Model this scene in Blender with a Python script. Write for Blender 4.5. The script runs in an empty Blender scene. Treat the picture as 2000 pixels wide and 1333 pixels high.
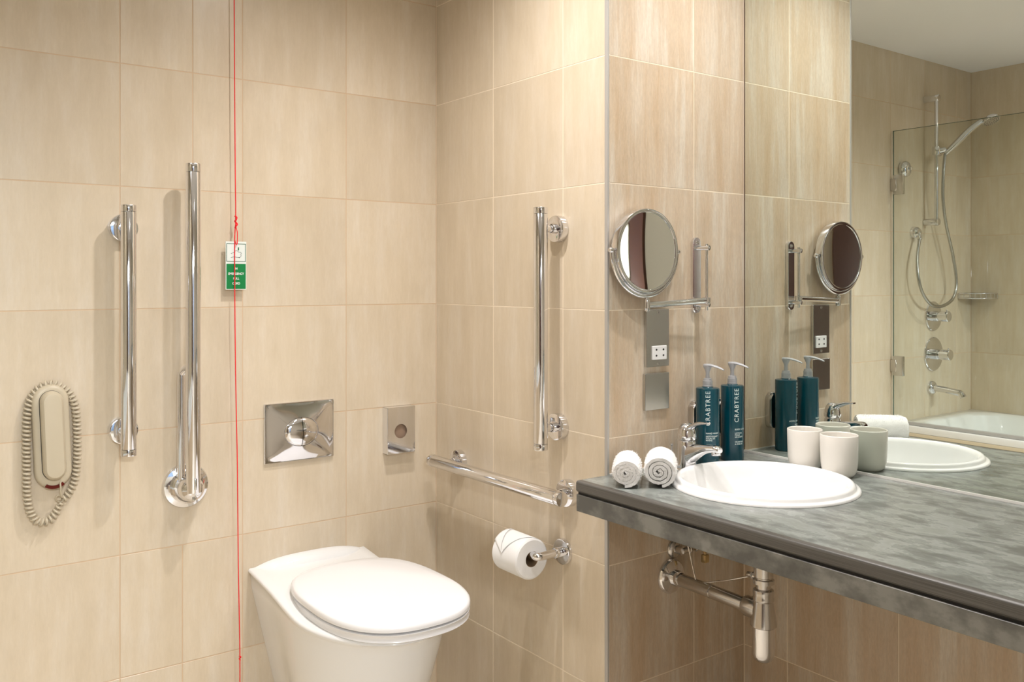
import bpy, bmesh, math, random
from mathutils import Vector, Matrix, noise
random.seed(7)
D = bpy.data
SC = bpy.context.scene
COL = SC.collection
PI = math.pi

# ------------------------------------------------------------------ camera
YAW = math.radians(36.302)
cam_d = D.cameras.new('camera'); cam = D.objects.new('camera', cam_d); COL.objects.link(cam)
cam.location = (-1.4185, -2.319, 1.27)
cam.rotation_euler = (PI/2, 0, -YAW)
cam_d.sensor_fit = 'HORIZONTAL'; cam_d.sensor_width = 36.0
cam_d.lens = 1745.2/2000*36.0
cam_d.shift_y = -(666.5-548.3)/2000
cam_d.clip_start = 0.02
SC.camera = cam

# ------------------------------------------------------------------ world, lamps, exposure
w = D.worlds.new('world'); SC.world = w; w.use_nodes = True
w.node_tree.nodes['Background'].inputs[0].default_value = (0.75, 0.85, 1.0, 1)
w.node_tree.nodes['Background'].inputs[1].default_value = 0.25
SC.view_settings.view_transform = 'Standard'
SC.view_settings.look = 'None'
SC.view_settings.gamma = 1
SC.view_settings.use_curve_mapping = False
SC.view_settings.exposure = 0.0
CEIL = 2.345
# recessed downlights: (x, y, power, spot angle); the last two are added fill
DOWNLIGHTS = [(-0.45, -0.73, 68, 150), (0.22, -1.16, 46, 145), (-0.54, -1.26, 44, 145), (-1.88, -0.95, 36, 160), (-0.75, -2.20, 16, 155)]
HALL_FILL = 112  # power of the added fill lamp in the hallway

# ------------------------------------------------------------------ colour and material helpers
def lin(c):
    c /= 255.0
    return c/12.92 if c <= 0.04045 else ((c+0.055)/1.055)**2.4
def rgb(r, g, b): return (lin(r), lin(g), lin(b), 1)
def mat(name, color=(0.8, 0.8, 0.8, 1), rough=0.5, metal=0.0, **kw):
    m = D.materials.new(name); m.use_nodes = True
    p = m.node_tree.nodes['Principled BSDF']
    p.inputs['Base Color'].default_value = color
    p.inputs['Roughness'].default_value = rough
    p.inputs['Metallic'].default_value = metal
    for k, v in kw.items(): p.inputs[k].default_value = v
    return m
class NT:
    def __init__(s, m): s.t = m.node_tree; s.p = s.t.nodes['Principled BSDF']
    def n(s, typ, **kw):
        nd = s.t.nodes.new(typ)
        for k, v in kw.items():
            if k in nd.inputs: nd.inputs[k].default_value = v
            else: setattr(nd, k, v)
        return nd
    def l(s, a, b): s.t.links.new(a, b)
    def ramp(s, fac, stops):
        r = s.t.nodes.new('ShaderNodeValToRGB'); e = r.color_ramp.elements
        while len(e) < len(stops): e.new(0.5)
        for el, (pos, c) in zip(e, stops): el.position = pos; el.color = c
        s.l(fac, r.inputs[0]); return r.outputs[0]
    def mix(s, fac, a, b, blend='MIX'):
        m = s.t.nodes.new('ShaderNodeMix'); m.data_type = 'RGBA'; m.blend_type = blend
        for v, i in ((fac, 0), (a, 6), (b, 7)):
            if hasattr(v, 'is_linked'): s.l(v, m.inputs[i])
            else: m.inputs[i].default_value = v
        return m.outputs[2]
    def coords(s, scale, rand=True):
        g = s.n('ShaderNodeNewGeometry'); out = g.outputs['Position']
        if rand:
            o = s.n('ShaderNodeObjectInfo')
            mu = s.n('ShaderNodeMath', operation='MULTIPLY'); mu.inputs[1].default_value = 37.0
            s.l(o.outputs['Random'], mu.inputs[0])
            ad = s.n('ShaderNodeVectorMath', operation='ADD'); s.l(out, ad.inputs[0]); s.l(mu.outputs[0], ad.inputs[1]); out = ad.outputs[0]
        vm = s.n('ShaderNodeVectorMath', operation='MULTIPLY'); s.l(out, vm.inputs[0]); vm.inputs[1].default_value = scale
        return vm.outputs[0]

def tile_material(name, stops, fine, rough, streak_xy, streak_z, spread=0.08):
    m = mat(name, rough=rough); t = NT(m)
    t.p.inputs['Specular IOR Level'].default_value = 0.5
    a = t.n('ShaderNodeTexNoise', Scale=1.0, Detail=8.0, Roughness=0.72); t.l(t.coords((streak_xy, streak_xy, streak_z)), a.inputs['Vector'])
    c = t.ramp(a.outputs[0], stops)
    b = t.n('ShaderNodeTexNoise', Scale=1.0, Detail=5.0, Roughness=0.75); t.l(t.coords((220, 220, 60)), b.inputs['Vector'])
    f = t.ramp(b.outputs[0], [(0.3, (1-fine, 1-fine, 1-fine, 1)), (0.7, (1+0*fine, 1, 1, 1))])
    c = t.mix(1.0, c, f, 'MULTIPLY')
    cl = t.n('ShaderNodeTexNoise', Scale=1.0, Detail=3.0, Roughness=0.6); t.l(t.coords((9, 9, 6)), cl.inputs['Vector'])
    c = t.mix(1.0, c, t.ramp(cl.outputs[0], [(0.25, (1-spread, 1-spread*1.05, 1-spread*1.15, 1)), (0.75, (1, 1, 1, 1))]), 'MULTIPLY')
    o = t.n('ShaderNodeObjectInfo')
    c = t.mix(1.0, c, t.ramp(o.outputs['Random'], [(0, (0.94, 0.935, 0.93, 1)), (1, (1, 1, 1, 1))]), 'MULTIPLY')
    t.l(c, t.p.inputs['Base Color'])
    bp = t.n('ShaderNodeBump', Strength=0.05, Distance=0.002); t.l(b.outputs[0], bp.inputs['Height']); t.l(bp.outputs[0], t.p.inputs['Normal'])
    return m

M = {}
M['tile_cream'] = tile_material('cream_tile', [(0.3, rgb(216, 200, 174)), (0.5, rgb(222, 207, 183)), (0.7, rgb(228, 216, 197))], 0.05, 0.24, 20, 3.0, 0.08)
M['tile_stained'] = tile_material('stained_tile', [(0.25, rgb(204, 173, 139)), (0.38, rgb(215, 191, 161)), (0.50, rgb(221, 202, 177)), (0.62, rgb(232, 221, 204)), (0.70, rgb(219, 196, 168)), (0.8, rgb(207, 177, 146))], 0.17, 0.28, 19, 1.5, 0.10)
M['grout_pink'] = mat('grout_beige', rgb(208, 182, 152), 0.9)
M['grout_cream'] = mat('grout_cream', rgb(236, 222, 200), 0.9)
M['chrome'] = mat('chrome', (0.80, 0.80, 0.82, 1), 0.07, 1.0)
M['satin'] = mat('satin_steel', (0.62, 0.62, 0.60, 1), 0.22, 1.0)
M['dull_chrome'] = mat('worn_chrome', (0.62, 0.60, 0.58, 1), 0.2, 1.0)
M['brass'] = mat('brass', (0.62, 0.48, 0.26, 1), 0.3, 1.0)
M['alu'] = mat('aluminium_trim', (0.50, 0.48, 0.45, 1), 0.45, 0.35)
M['ceramic'] = mat('white_ceramic', (0.86, 0.86, 0.85, 1), 0.08)
M['lid'] = mat('white_seat_plastic', (0.88, 0.88, 0.89, 1), 0.22)
M['white'] = mat('white_plastic', (0.82, 0.82, 0.82, 1), 0.35)
M['ceiling'] = mat('ceiling_paint', (0.90, 0.90, 0.90, 1), 0.9)
M['mirror'] = mat('mirror_silver', (0.83, 0.88, 0.835, 1), 0.0, 1.0)
M['magnifier'] = mat('magnifier_silver', (0.88, 0.88, 0.88, 1), 0.02, 1.0)
M['dark'] = mat('black_plastic', (0.012, 0.012, 0.012, 1), 0.5)
M['hole'] = mat('dark_recess', (0.02, 0.018, 0.016, 1), 0.8)
M['phone'] = mat('phone_plastic', rgb(196, 184, 160), 0.35)
M['phone_window'] = mat('dark_red_window', rgb(96, 18, 10), 0.2)
M['red_cord'] = mat('red_cord', rgb(236, 30, 40), 0.7)
M['green'] = mat('sign_green', rgb(0, 124, 62), 0.45)
M['card'] = mat('sign_white', rgb(226, 232, 226), 0.45)
M['ink'] = mat('sign_dark_line', rgb(60, 70, 66), 0.5)
M['teal'] = mat('teal_bottle', rgb(0, 66, 80), 0.22, **{'Coat Weight': 0.3})
M['pump'] = mat('grey_pump', rgb(176, 178, 182), 0.35)
M['ink_white'] = mat('bottle_print', rgb(214, 232, 230), 0.5)
M['cup'] = mat('cream_cup', rgb(232, 228, 220), 0.18)
M['brown_glue'] = mat('roll_core_card', rgb(150, 128, 100), 0.9)
M['wood_dark'] = mat('dark_wood', rgb(62, 34, 20), 0.35)
M['wood_floor'] = mat('hall_floor', rgb(120, 90, 66), 0.4)
M['hall'] = mat('hall_wall', rgb(214, 208, 196), 0.8)
M['blue'] = mat('blue_grey_paint', rgb(130, 158, 196), 0.7)
M['seal'] = mat('white_sealant', (0.75, 0.74, 0.70, 1), 0.4)
M['floor'] = mat('floor_tile', rgb(224, 214, 196), 0.35)
M['hose'] = mat('shower_hose', (0.50, 0.50, 0.48, 1), 0.25, 1.0)

def soft(name, color, scale, dist, rough=0.95):
    m = mat(name, color, rough); t = NT(m)
    a = t.n('ShaderNodeTexNoise', Scale=1.0, Detail=3.0); t.l(t.coords((scale,)*3, False), a.inputs['Vector'])
    bp = t.n('ShaderNodeBump', Strength=0.7, Distance=dist); t.l(a.outputs[0], bp.inputs['Height']); t.l(bp.outputs[0], t.p.inputs['Normal'])
    return m
M['towel'] = soft('white_terry', (0.83, 0.82, 0.80, 1), 900, 0.002)
M['tissue'] = soft('toilet_paper', (0.86, 0.86, 0.85, 1), 500, 0.0004)

def counter_material():
    m = mat('marbled_laminate', rough=0.24); t = NT(m)
    wv = t.n('ShaderNodeTexNoise', Scale=1.0, Detail=3.0); t.l(t.coords((9, 5, 9), False), wv.inputs['Vector'])
    sc = t.n('ShaderNodeVectorMath', operation='SCALE'); sc.inputs['Scale'].default_value = 1.0; t.l(wv.outputs[1], sc.inputs[0])
    ad = t.n('ShaderNodeVectorMath', operation='ADD'); t.l(t.coords((24, 11, 24), False), ad.inputs[0]); t.l(sc.outputs[0], ad.inputs[1])
    a = t.n('ShaderNodeTexNoise', Scale=1.0, Detail=6.0, Roughness=0.58); t.l(ad.outputs[0], a.inputs['Vector'])
    c = t.ramp(a.outputs[0], [(0.36, rgb(104, 108, 104)), (0.45, rgb(116, 121, 117)), (0.475, rgb(128, 133, 129)), (0.52, rgb(124, 129, 125)), (0.535, rgb(142, 147, 143)), (0.66, rgb(132, 137, 132))])
    f = t.n('ShaderNodeTexNoise', Scale=1.0, Detail=3.0); t.l(t.coords((160, 90, 160), False), f.inputs['Vector'])
    c = t.mix(1.0, c, t.ramp(f.outputs[0], [(0.35, (0.93, 0.93, 0.93, 1)), (0.65, (1, 1, 1, 1))]), 'MULTIPLY')
    t.l(c, t.p.inputs['Base Color'])
    return m
M['counter'] = counter_material()
def edge_material():
    m = mat('laminate_edge', rough=0.35); t = NT(m)
    a = t.n('ShaderNodeTexNoise', Scale=1.0, Detail=3.0); t.l(t.coords((40, 4, 900), False), a.inputs['Vector'])
    t.l(t.ramp(a.outputs[0], [(0.35, rgb(72, 70, 66)), (0.65, rgb(96, 94, 90))]), t.p.inputs['Base Color'])
    return m
M['edge'] = edge_material()
def apron_material():
    m = mat('apron_laminate', rough=0.38); t = NT(m)
    a = t.n('ShaderNodeTexNoise', Scale=1.0, Detail=5.0, Roughness=0.6); t.l(t.coords((14, 14, 20), False), a.inputs['Vector'])
    t.l(t.ramp(a.outputs[0], [(0.38, rgb(86, 86, 82)), (0.5, rgb(104, 104, 99)), (0.62, rgb(128, 128, 122))]), t.p.inputs['Base Color'])
    return m
M['apron'] = apron_material()
def glass_material():
    m = D.materials.new('screen_glass'); m.use_nodes = True; nt = m.node_tree
    nt.nodes.remove(nt.nodes['Principled BSDF']); out = nt.nodes['Material Output']
    tr = nt.nodes.new('ShaderNodeBsdfTransparent'); tr.inputs[0].default_value = (0.93, 0.945, 0.925, 1)
    gl = nt.nodes.new('ShaderNodeBsdfGlossy'); gl.inputs['Roughness'].default_value = 0.0
    fr = nt.nodes.new('ShaderNodeFresnel'); fr.inputs[0].default_value = 1.5
    mx = nt.nodes.new('ShaderNodeMixShader')
    ge = nt.nodes.new('ShaderNodeNewGeometry'); iv = nt.nodes.new('ShaderNodeMath'); iv.operation = 'SUBTRACT'; iv.inputs[0].default_value = 1.0
    mu = nt.nodes.new('ShaderNodeMath'); mu.operation = 'MULTIPLY'     # reflect on the outer faces only
    nt.links.new(ge.outputs['Backfacing'], iv.inputs[1]); nt.links.new(fr.outputs[0], mu.inputs[0]); nt.links.new(iv.outputs[0], mu.inputs[1])
    nt.links.new(mu.outputs[0], mx.inputs[0]); nt.links.new(tr.outputs[0], mx.inputs[1]); nt.links.new(gl.outputs[0], mx.inputs[2])
    nt.links.new(mx.outputs[0], out.inputs[0]); return m
M['glass'] = glass_material()
M['glass_edge'] = mat('glass_edge', rgb(96, 112, 100), 0.15)
def emit(name, col, s):
    m = D.materials.new(name); m.use_nodes = True; p = m.node_tree.nodes['Principled BSDF']
    p.inputs['Base Color'].default_value = (0.8, 0.8, 0.8, 1)
    p.inputs['Emission Color'].default_value = col; p.inputs['Emission Strength'].default_value = s; return m
M['lamp'] = emit('downlight_lens', (1, 0.9, 0.78, 1), 14)
M['warm'] = emit('warm_lamp', (1, 0.35, 0.06, 1), 1.6)

# ------------------------------------------------------------------ object helpers
WL = {}
def wloc(o): return WL.get(o.name, Vector((0, 0, 0))) if o else Vector((0, 0, 0))
def thing(name, label, cat, loc, group=None):
    o = D.objects.new(name, None); COL.objects.link(o); o.location = loc
    o.empty_display_size = 0.02
    o['label'] = label; o['category'] = cat
    if group: o['group'] = group
    WL[o.name] = Vector(loc); return o
def tag(o, label=None, cat=None, group=None, kind=None):
    if label: o['label'] = label
    if cat: o['category'] = cat
    if group: o['group'] = group
    if kind: o['kind'] = kind
    return o
def obj(name, bm, m, parent=None, smooth=None, origin=None, weld=True):
    """bmesh in world coordinates -> one mesh object under parent"""
    if weld: bmesh.ops.remove_doubles(bm, verts=bm.verts, dist=1e-6)
    bmesh.ops.recalc_face_normals(bm, faces=bm.faces)
    pw = wloc(parent)
    org = Vector(origin) if origin is not None else (pw if parent else Vector((0, 0, 0)))
    bmesh.ops.translate(bm, verts=bm.verts, vec=-org)
    if smooth is not None:
        for f in bm.faces: f.smooth = True
        ang = math.radians(smooth)
        for e in bm.edges:
            if len(e.link_faces) == 2 and e.calc_face_angle(0) > ang: e.smooth = False
    me = D.meshes.new(name); bm.to_mesh(me); bm.free()
    if isinstance(m, (list, tuple)):
        for x in m: me.materials.append(x)
    else: me.materials.append(m)
    o = D.objects.new(name, me); COL.objects.link(o)
    if parent: o.parent = parent
    o.location = org-pw
    WL[o.name] = org
    return o
def struct(name, bm, m, parent=None, smooth=None):
    o = obj(name, bm, m, parent, smooth); o['kind'] = 'structure'; return o
def new(): return bmesh.new()
def box(bm, x0, x1, y0, y1, z0, z1, bev=0.0, seg=2):
    r = bmesh.ops.create_cube(bm, size=1.0)
    vs = r['verts']
    for v in vs:
        v.co = Vector(((x0+x1)/2+v.co.x*abs(x1-x0), (y0+y1)/2+v.co.y*abs(y1-y0), (z0+z1)/2+v.co.z*abs(z1-z0)))
    if bev > 0:
        es = list({e for v in vs for e in v.link_edges})
        bmesh.ops.bevel(bm, geom=es, offset=bev, segments=seg, affect='EDGES', profile=0.5)
    return bm
def frame(d):
    d = Vector(d).normalized()
    a = Vector((0, 0, 1)) if abs(d.z) < 0.9 else Vector((1, 0, 0))
    u = d.cross(a).normalized(); v = d.cross(u).normalized(); return u, v, d
def lathe(bm, prof, org=(0, 0, 0), axis=(0, 0, 1), seg=32, sx=1.0, sy=1.0, uv=None):
    """prof: list of (radius, height); closed to the axis when radius is 0"""
    u, v, d = frame(axis) if uv is None else (Vector(uv[0]), Vector(uv[1]), Vector(axis))
    org = Vector(org); rings = []
    for r, h in prof:
        if r <= 1e-7: rings.append([bm.verts.new(org+d*h)])
        else: rings.append([bm.verts.new(org+d*h+u*(r*sx*math.cos(2*PI*i/seg))+v*(r*sy*math.sin(2*PI*i/seg))) for i in range(seg)])
    for a, b in zip(rings, rings[1:]):
        for i in range(seg):
            j = (i+1) % seg
            if len(a) == 1 and len(b) == 1: continue
            if len(a) == 1: bm.faces.new((a[0], b[i], b[j]))
            elif len(b) == 1: bm.faces.new((a[i], a[j], b[0]))
            else: bm.faces.new((a[i], a[j], b[j], b[i]))
    return bm
def cyl(bm, p0, p1, r, bev=0.0, seg=32):
    p0 = Vector(p0); p1 = Vector(p1); L = (p1-p0).length
    if bev: pr = [(0, 0), (r-bev, 0), (r-bev*0.3, bev*0.3), (r, bev), (r, L-bev), (r-bev*0.3, L-bev*0.3), (r-bev, L), (0, L)]
    else: pr = [(0, 0), (r, 0), (r, L), (0, L)]
    return lathe(bm, pr, p0, p1-p0, seg)
def smooth_path(pts, n=8):
    P = [Vector(p) for p in pts]; out = []
    for i in range(len(P)-1):
        a = P[max(i-1, 0)]; b = P[i]; c = P[i+1]; d = P[min(i+2, len(P)-1)]
        for k in range(n):
            t = k/n
            out.append(0.5*((2*b)+(c-a)*t+(2*a-5*b+4*c-d)*t*t+(3*b-a-3*c+d)*t*t*t))
    out.append(P[-1]); return out
def sweep(bm, pts, r, seg=10, caps=True, flat=1.0):
    P = [Vector(p) for p in pts]; rings = []
    T = (P[1]-P[0]).normalized(); u, v, _ = frame(T)
    for i, p in enumerate(P):
        t = (P[min(i+1, len(P)-1)]-P[max(i-1, 0)]).normalized()
        q = T.rotation_difference(t); u = q @ u; T = t
        u = (u-t*u.dot(t)).normalized(); v = t.cross(u)
        rr = r[i] if isinstance(r, (list, tuple)) else r
        rings.append([bm.verts.new(p+u*(rr*math.cos(2*PI*k/seg))+v*(rr*flat*math.sin(2*PI*k/seg))) for k in range(seg)])
    for a, b in zip(rings, rings[1:]):
        for k in range(seg): bm.faces.new((a[k], a[(k+1) % seg], b[(k+1) % seg], b[k]))
    if caps: bm.faces.new(rings[0][::-1]); bm.faces.new(rings[-1])
    return bm
def loft(bm, rings, cap0=True, cap1=True):
    R = [[bm.verts.new(Vector(p)) for p in ring] for ring in rings]; n = len(R[0])
    for a, b in zip(R, R[1:]):
        for k in range(n): bm.faces.new((a[k], a[(k+1) % n], b[(k+1) % n], b[k]))
    if cap0: bm.faces.new(R[0][::-1])
    if cap1: bm.faces.new(R[-1])
    return bm
def stadium(w, h, n=12):
    """outline in a plane: width w, height h, round ends"""
    r = w/2; pts = []
    for i in range(n+1): a = PI*i/n; pts.append((r*math.cos(a), h/2-r+r*math.sin(a)))
    for i in range(n+1): a = PI+PI*i/n; pts.append((r*math.cos(a), -(h/2-r)+r*math.sin(a)))
    return pts
def text_bm(s, size, fn, align='CENTER', sub=0.003, thick=0.0, spacing=1.0):
    cu = D.curves.new('lettering', 'FONT'); cu.body = s; cu.size = size; cu.align_x = align; cu.align_y = 'CENTER'
    cu.resolution_u = 3; cu.space_character = spacing; cu.offset = thick
    o = D.objects.new('lettering', cu); COL.objects.link(o)
    dg = bpy.context.evaluated_depsgraph_get(); me = D.meshes.new_from_object(o.evaluated_get(dg))
    bm = bmesh.new(); bm.from_mesh(me)
    D.objects.remove(o); D.curves.remove(cu); D.meshes.remove(me)
    if sub:
        bmesh.ops.triangulate(bm, faces=bm.faces)
        for _ in range(3):
            es = [e for e in bm.edges if e.calc_length() > sub]
            if not es: break
            bmesh.ops.subdivide_edges(bm, edges=es, cuts=1)
            bmesh.ops.triangulate(bm, faces=bm.faces)
    for v in bm.verts: v.co = Vector(fn(v.co.x, v.co.y))
    return bm
def join(a, b):
    me = D.meshes.new('tmp'); b.to_mesh(me); b.free(); a.from_mesh(me); D.meshes.remove(me); return a
def copy_tree(o, loc, label=None):
    c = o.copy(); COL.objects.link(c); c.location = loc; WL[c.name] = Vector(loc)
    if label: c['label'] = label
    for ch in o.children:
        d = ch.copy(); COL.objects.link(d); d.parent = c
        for g in ch.children:
            e = g.copy(); COL.objects.link(e); e.parent = d
    return c

# ------------------------------------------------------------------ room shell
XL, XM, YD, YF = -2.25, 0.491, -0.765, -2.75     # left wall, mirror plane, vanity pillar face, front wall
G = 0.00125                                        # half a joint
TILE = {}
def tile_mesh(wd, ht, m):
    k = (round(wd, 4), round(ht, 4), m.name)
    if k in TILE: return TILE[k]
    bm = new(); t = 0.006; b = 0.0004
    a = [(-wd/2, 0, -ht/2), (wd/2, 0, -ht/2), (wd/2, 0, ht/2), (-wd/2, 0, ht/2)]
    def ring(y, s): return [(x+(-s if x > 0 else s), y, z+(-s if z > 0 else s)) for x, _, z in a]
    loft(bm, [ring(0, 0), ring(-(t-b), 0), ring(-t, b)], cap0=False)
    bmesh.ops.recalc_face_normals(bm, faces=bm.faces)
    # open back: make sure the front faces outwards (-y)
    fr = max(bm.faces, key=lambda f: -f.calc_center_median().y)
    if fr.normal.y > 0: bmesh.ops.reverse_faces(bm, faces=bm.faces)
    me = D.meshes.new('tile'); bm.to_mesh(me); bm.free(); me.materials.append(m); TILE[k] = me; return me
def tile_wall(wall, p0, rot, edges, zs, m, skip=None):
    """tiles stand 6 mm proud of p0's plane; edges = joint positions along the wall, measured in its own x"""
    for i in range(len(edges)-1):
        for j in range(len(zs)-1):
            a, b, c, d = edges[i]+G, edges[i+1]-G, zs[j]+G, zs[j+1]-G
            if b-a < 0.01 or d-c < 0.008: continue
            if skip and skip((a+b)/2, (c+d)/2): continue
            cx = (a+b)/2
            o = D.objects.new('tile', tile_mesh(b-a, d-c, m)); COL.objects.link(o); o.parent = wall
            jit = random.uniform(-0.0003, 0.0)
            v = Matrix.Rotation(rot, 4, 'Z') @ Vector((cx, 0, 0))
            nrm = Matrix.Rotation(rot, 4, 'Z') @ Vector((0, -1, 0))
            o.location = Vector(p0)+v+Vector((0, 0, (c+d)/2))+nrm*jit
            o.rotation_euler = (0, 0, rot)
T = 0.006
ZS = [0, 0.3, 0.6, 0.9, 1.2, 1.5, 1.8, 2.1, CEIL]
bm = new(); box(bm, XL-0.1, 0.15, 0.0006, 0.15, 0, CEIL); wall_back = struct('wall_back', bm, M['grout_pink'])
ex = [0.0, -0.298, -0.5965, -0.8995, -1.2, -1.5, -1.8, -2.1, XL]; ex = ex[::-1]
tile_wall(wall_back, (0, T, 0), 0, ex, ZS, M['tile_cream'], skip=lambda x, z: (-0.8995 < x < -0.5965) and (z < 0.6 or z > 1.5))
# two columns carry cut tiles: narrow strips low down and high up, as the photograph shows
for a, b, zz in ((-0.8995, -0.751, [0, 0.3, 0.6]), (-0.751, -0.5965, [0, 0.3, 0.6]), (-0.8995, -0.7255, [1.5, 1.8, 2.1, CEIL]), (-0.7255, -0.5965, [1.5, 1.8, 2.1, CEIL])):
    tile_wall(wall_back, (0, T, 0), 0, [a, b], zz, M['tile_cream'])
# the pillar that ends the toilet niche: its side is wall_right, its end wall_vanity
bm = new(); box(bm, 0.0006, 0.15, YD+T, T, 0, CEIL); wall_right = struct('wall_right', bm, M['grout_cream'])
tile_wall(wall_right, (T, 0, 0), -PI/2, [0.0, 0.30, 0.602, 0.757], ZS, M['tile_cream'])
bm = new(); box(bm, 0.0055, XM+0.15, YD+0.0006, YD+0.2, 0, CEIL); wall_vanity = struct('wall_vanity', bm, M['grout_cream'])
tile_wall(wall_vanity, (0, YD+T, 0), 0, [0.006, 0.2965, XM-0.0005], ZS, M['tile_stained'])
bm = new(); box(bm, XM+0.0006, XM+0.15, YF, YD+T, 0, 0.8); box(bm, XM+0.0035, XM+0.15, YF, YD+T, 0.8, CEIL); wall_mirror = struct('wall_mirror', bm, M['grout_cream'])
tile_wall(wall_mirror, (XM+T, 0, 0), -PI/2, [0.766, 0.902, 1.2028, 1.503, 1.803, 2.1], [0, 0.3, 0.6, 0.76], M['tile_stained'])
bm = new(); box(bm, XL-0.15, XL-0.0006, YF, T, 0, CEIL); wall_left = struct('wall_left', bm, M['grout_pink'])
tile_wall(wall_left, (XL-T, 0, 0), PI/2, [-2.1, -1.8, -1.5, -1.2, -0.9, -0.6, -0.3, 0.0], ZS, M['tile_cream'], skip=lambda x, z: False)
bm = new()
DX0, DX1, DH = -1.95, -1.1, 2.05
box(bm, XL-0.15, DX0, YF-0.12, YF, 0, CEIL); box(bm, DX1, XM+0.15, YF-0.12, YF, 0, CEIL); box(bm, DX0, DX1, YF-0.12, YF, DH, CEIL)
struct('wall_front', bm, M['hall'])
bm = new(); box(bm, XL-0.15, XM+0.15, YF-1.6, 0.15, -0.1, 0); struct('floor', bm, M['floor'])
bm = new(); box(bm, XL-0.15, XM+0.15, YF-1.6, 0.15, CEIL, CEIL+0.1); struct('ceiling', bm, M['ceiling'])
# hallway seen only in small reflections
bm = new()
box(bm, XL-0.15, XM+0.15, YF-1.7, YF-1.6, 0, CEIL); box(bm, XL-0.25, XL-0.15, YF-1.6, YF-0.12, 0, CEIL); box(bm, XM+0.15, XM+0.25, YF-1.6, YF-0.12, 0, CEIL)
struct('wall_hall', bm, M['hall'])
bm = new()
for x in (DX0, DX1-0.04): box(bm, x, x+0.04, YF-0.14, YF+0.015, 0, DH, 0.003)
box(bm, DX0, DX1, YF-0.14, YF+0.015, DH-0.04, DH, 0.003)
struct('trim_2', bm, M['wood_dark'])
bm = new(); box(bm, DX0+0.0, DX0+0.04, YF+0.02, YF+0.80, 0.01, 2.0, 0.002); door = struct('door_1', bm, M['wood_dark'])
bm = new(); box(bm, XL-0.149, XL-0.115, YF-1.45, YF-0.75, 0, 2.1, 0.004); struct('door_2', bm, M['wood_dark'])
bm = new()
for a_, b_, c_, d_ in ((-1.93, -1.87, 0.4, 2.2), (-1.37, -1.31, 0.4, 2.2), (-1.87, -1.37, 0.4, 0.45), (-1.87, -1.37, 2.15, 2.2)): box(bm, a_, b_, YF-1.6, YF-1.545, c_, d_, 0.003)
box(bm, -1.87, -1.37, YF-1.6, YF-1.585, 0.45, 2.15); struct('added_blue_panel', bm, M['blue'])  # no real window: framed light blue panel added for the reflections
bm = new(); lathe(bm, [(0.0, 0), (0.05, 0), (0.09, 0.22), (0.0, 0.22)], (-1.0, YF-1.5, 1.35), seg=24)
o = obj('wall_lamp', bm, M['warm'], smooth=40); tag(o, 'small warm glowing lamp on the hallway wall behind the doorway', 'lamp')
# corner trim between niche and vanity face
bm = new(); box(bm, -0.0015, 0.0055, YD-0.0015, YD+0.0085, 0.0, CEIL, 0.0008, 1)
struct('trim_1', bm, M['alu'])

# ------------------------------------------------------------------ ceiling lights
for i, (x, y, pw, ang) in enumerate(DOWNLIGHTS):
    where = ['above the toilet', 'above the washbasin', 'in front of the vanity corner', 'added as fill above the bath', 'added to brighten the front wall'][i]
    t = thing('ceiling_light', 'round recessed chrome ceiling light '+where, 'light', (x, y, CEIL))
    bm = new(); lathe(bm, [(0.034, -0.0005), (0.045, -0.0005), (0.045, -0.004), (0.036, -0.006), (0.034, -0.003), (0.034, -0.0005)], (x, y, CEIL), seg=32)
    obj('bezel', bm, M['chrome'], t, 30)
    bm = new(); cyl(bm, (x, y, CEIL-0.0025), (x, y, CEIL-0.0005), 0.033); obj('lens', bm, M['lamp'], t, 30)
    ld = D.lights.new('lamp', 'SPOT'); ld.energy = pw; ld.spot_size = math.radians(ang); ld.spot_blend = 1.0
    ld.shadow_soft_size = 0.026; ld.color = (1.0, 0.952, 0.932)
    lo = D.objects.new('lamp', ld); COL.objects.link(lo); lo.parent = t; lo.location = (0, 0, -0.008)
hl = D.lights.new('hall_fill', 'AREA'); hl.energy = HALL_FILL; hl.shape = 'RECTANGLE'; hl.size = 1.0; hl.size_y = 0.5; hl.color = (0.90, 0.95, 1.0)  # unseen area lamp, added as soft fill through the doorway
ho = D.objects.new('hall_fill', hl); COL.objects.link(ho); ho.location = (-1.5, YF-1.2, 2.25); ho.rotation_euler = (math.radians(50), 0, 0)

# ------------------------------------------------------------------ mirror
t = thing('wall_mirror_panel', 'large frameless wall mirror above the grey countertop', 'mirror', (XM, -1.6, 0.82))
YM1 = -2.60
bm = new(); box(bm, XM-0.0005, XM+0.0035, YM1, YD-0.0035, 0.8195, CEIL-0.002, 0.0004, 1); obj('mirror_glass', bm, M['mirror'], t)
bm = new(); box(bm, XM+0.0, XM+0.0042, YD-0.0034, YD-0.0005, 0.8195, CEIL-0.002); obj('backing_edge', bm, mat('mirror_edge', rgb(92, 74, 60), 0.6), t)
bm = new(); box(bm, XM-0.004, XM+0.003, YM1, YD-0.001, 0.8142, 0.8192); obj('sealant_strip', bm, M['seal'], t)

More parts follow.
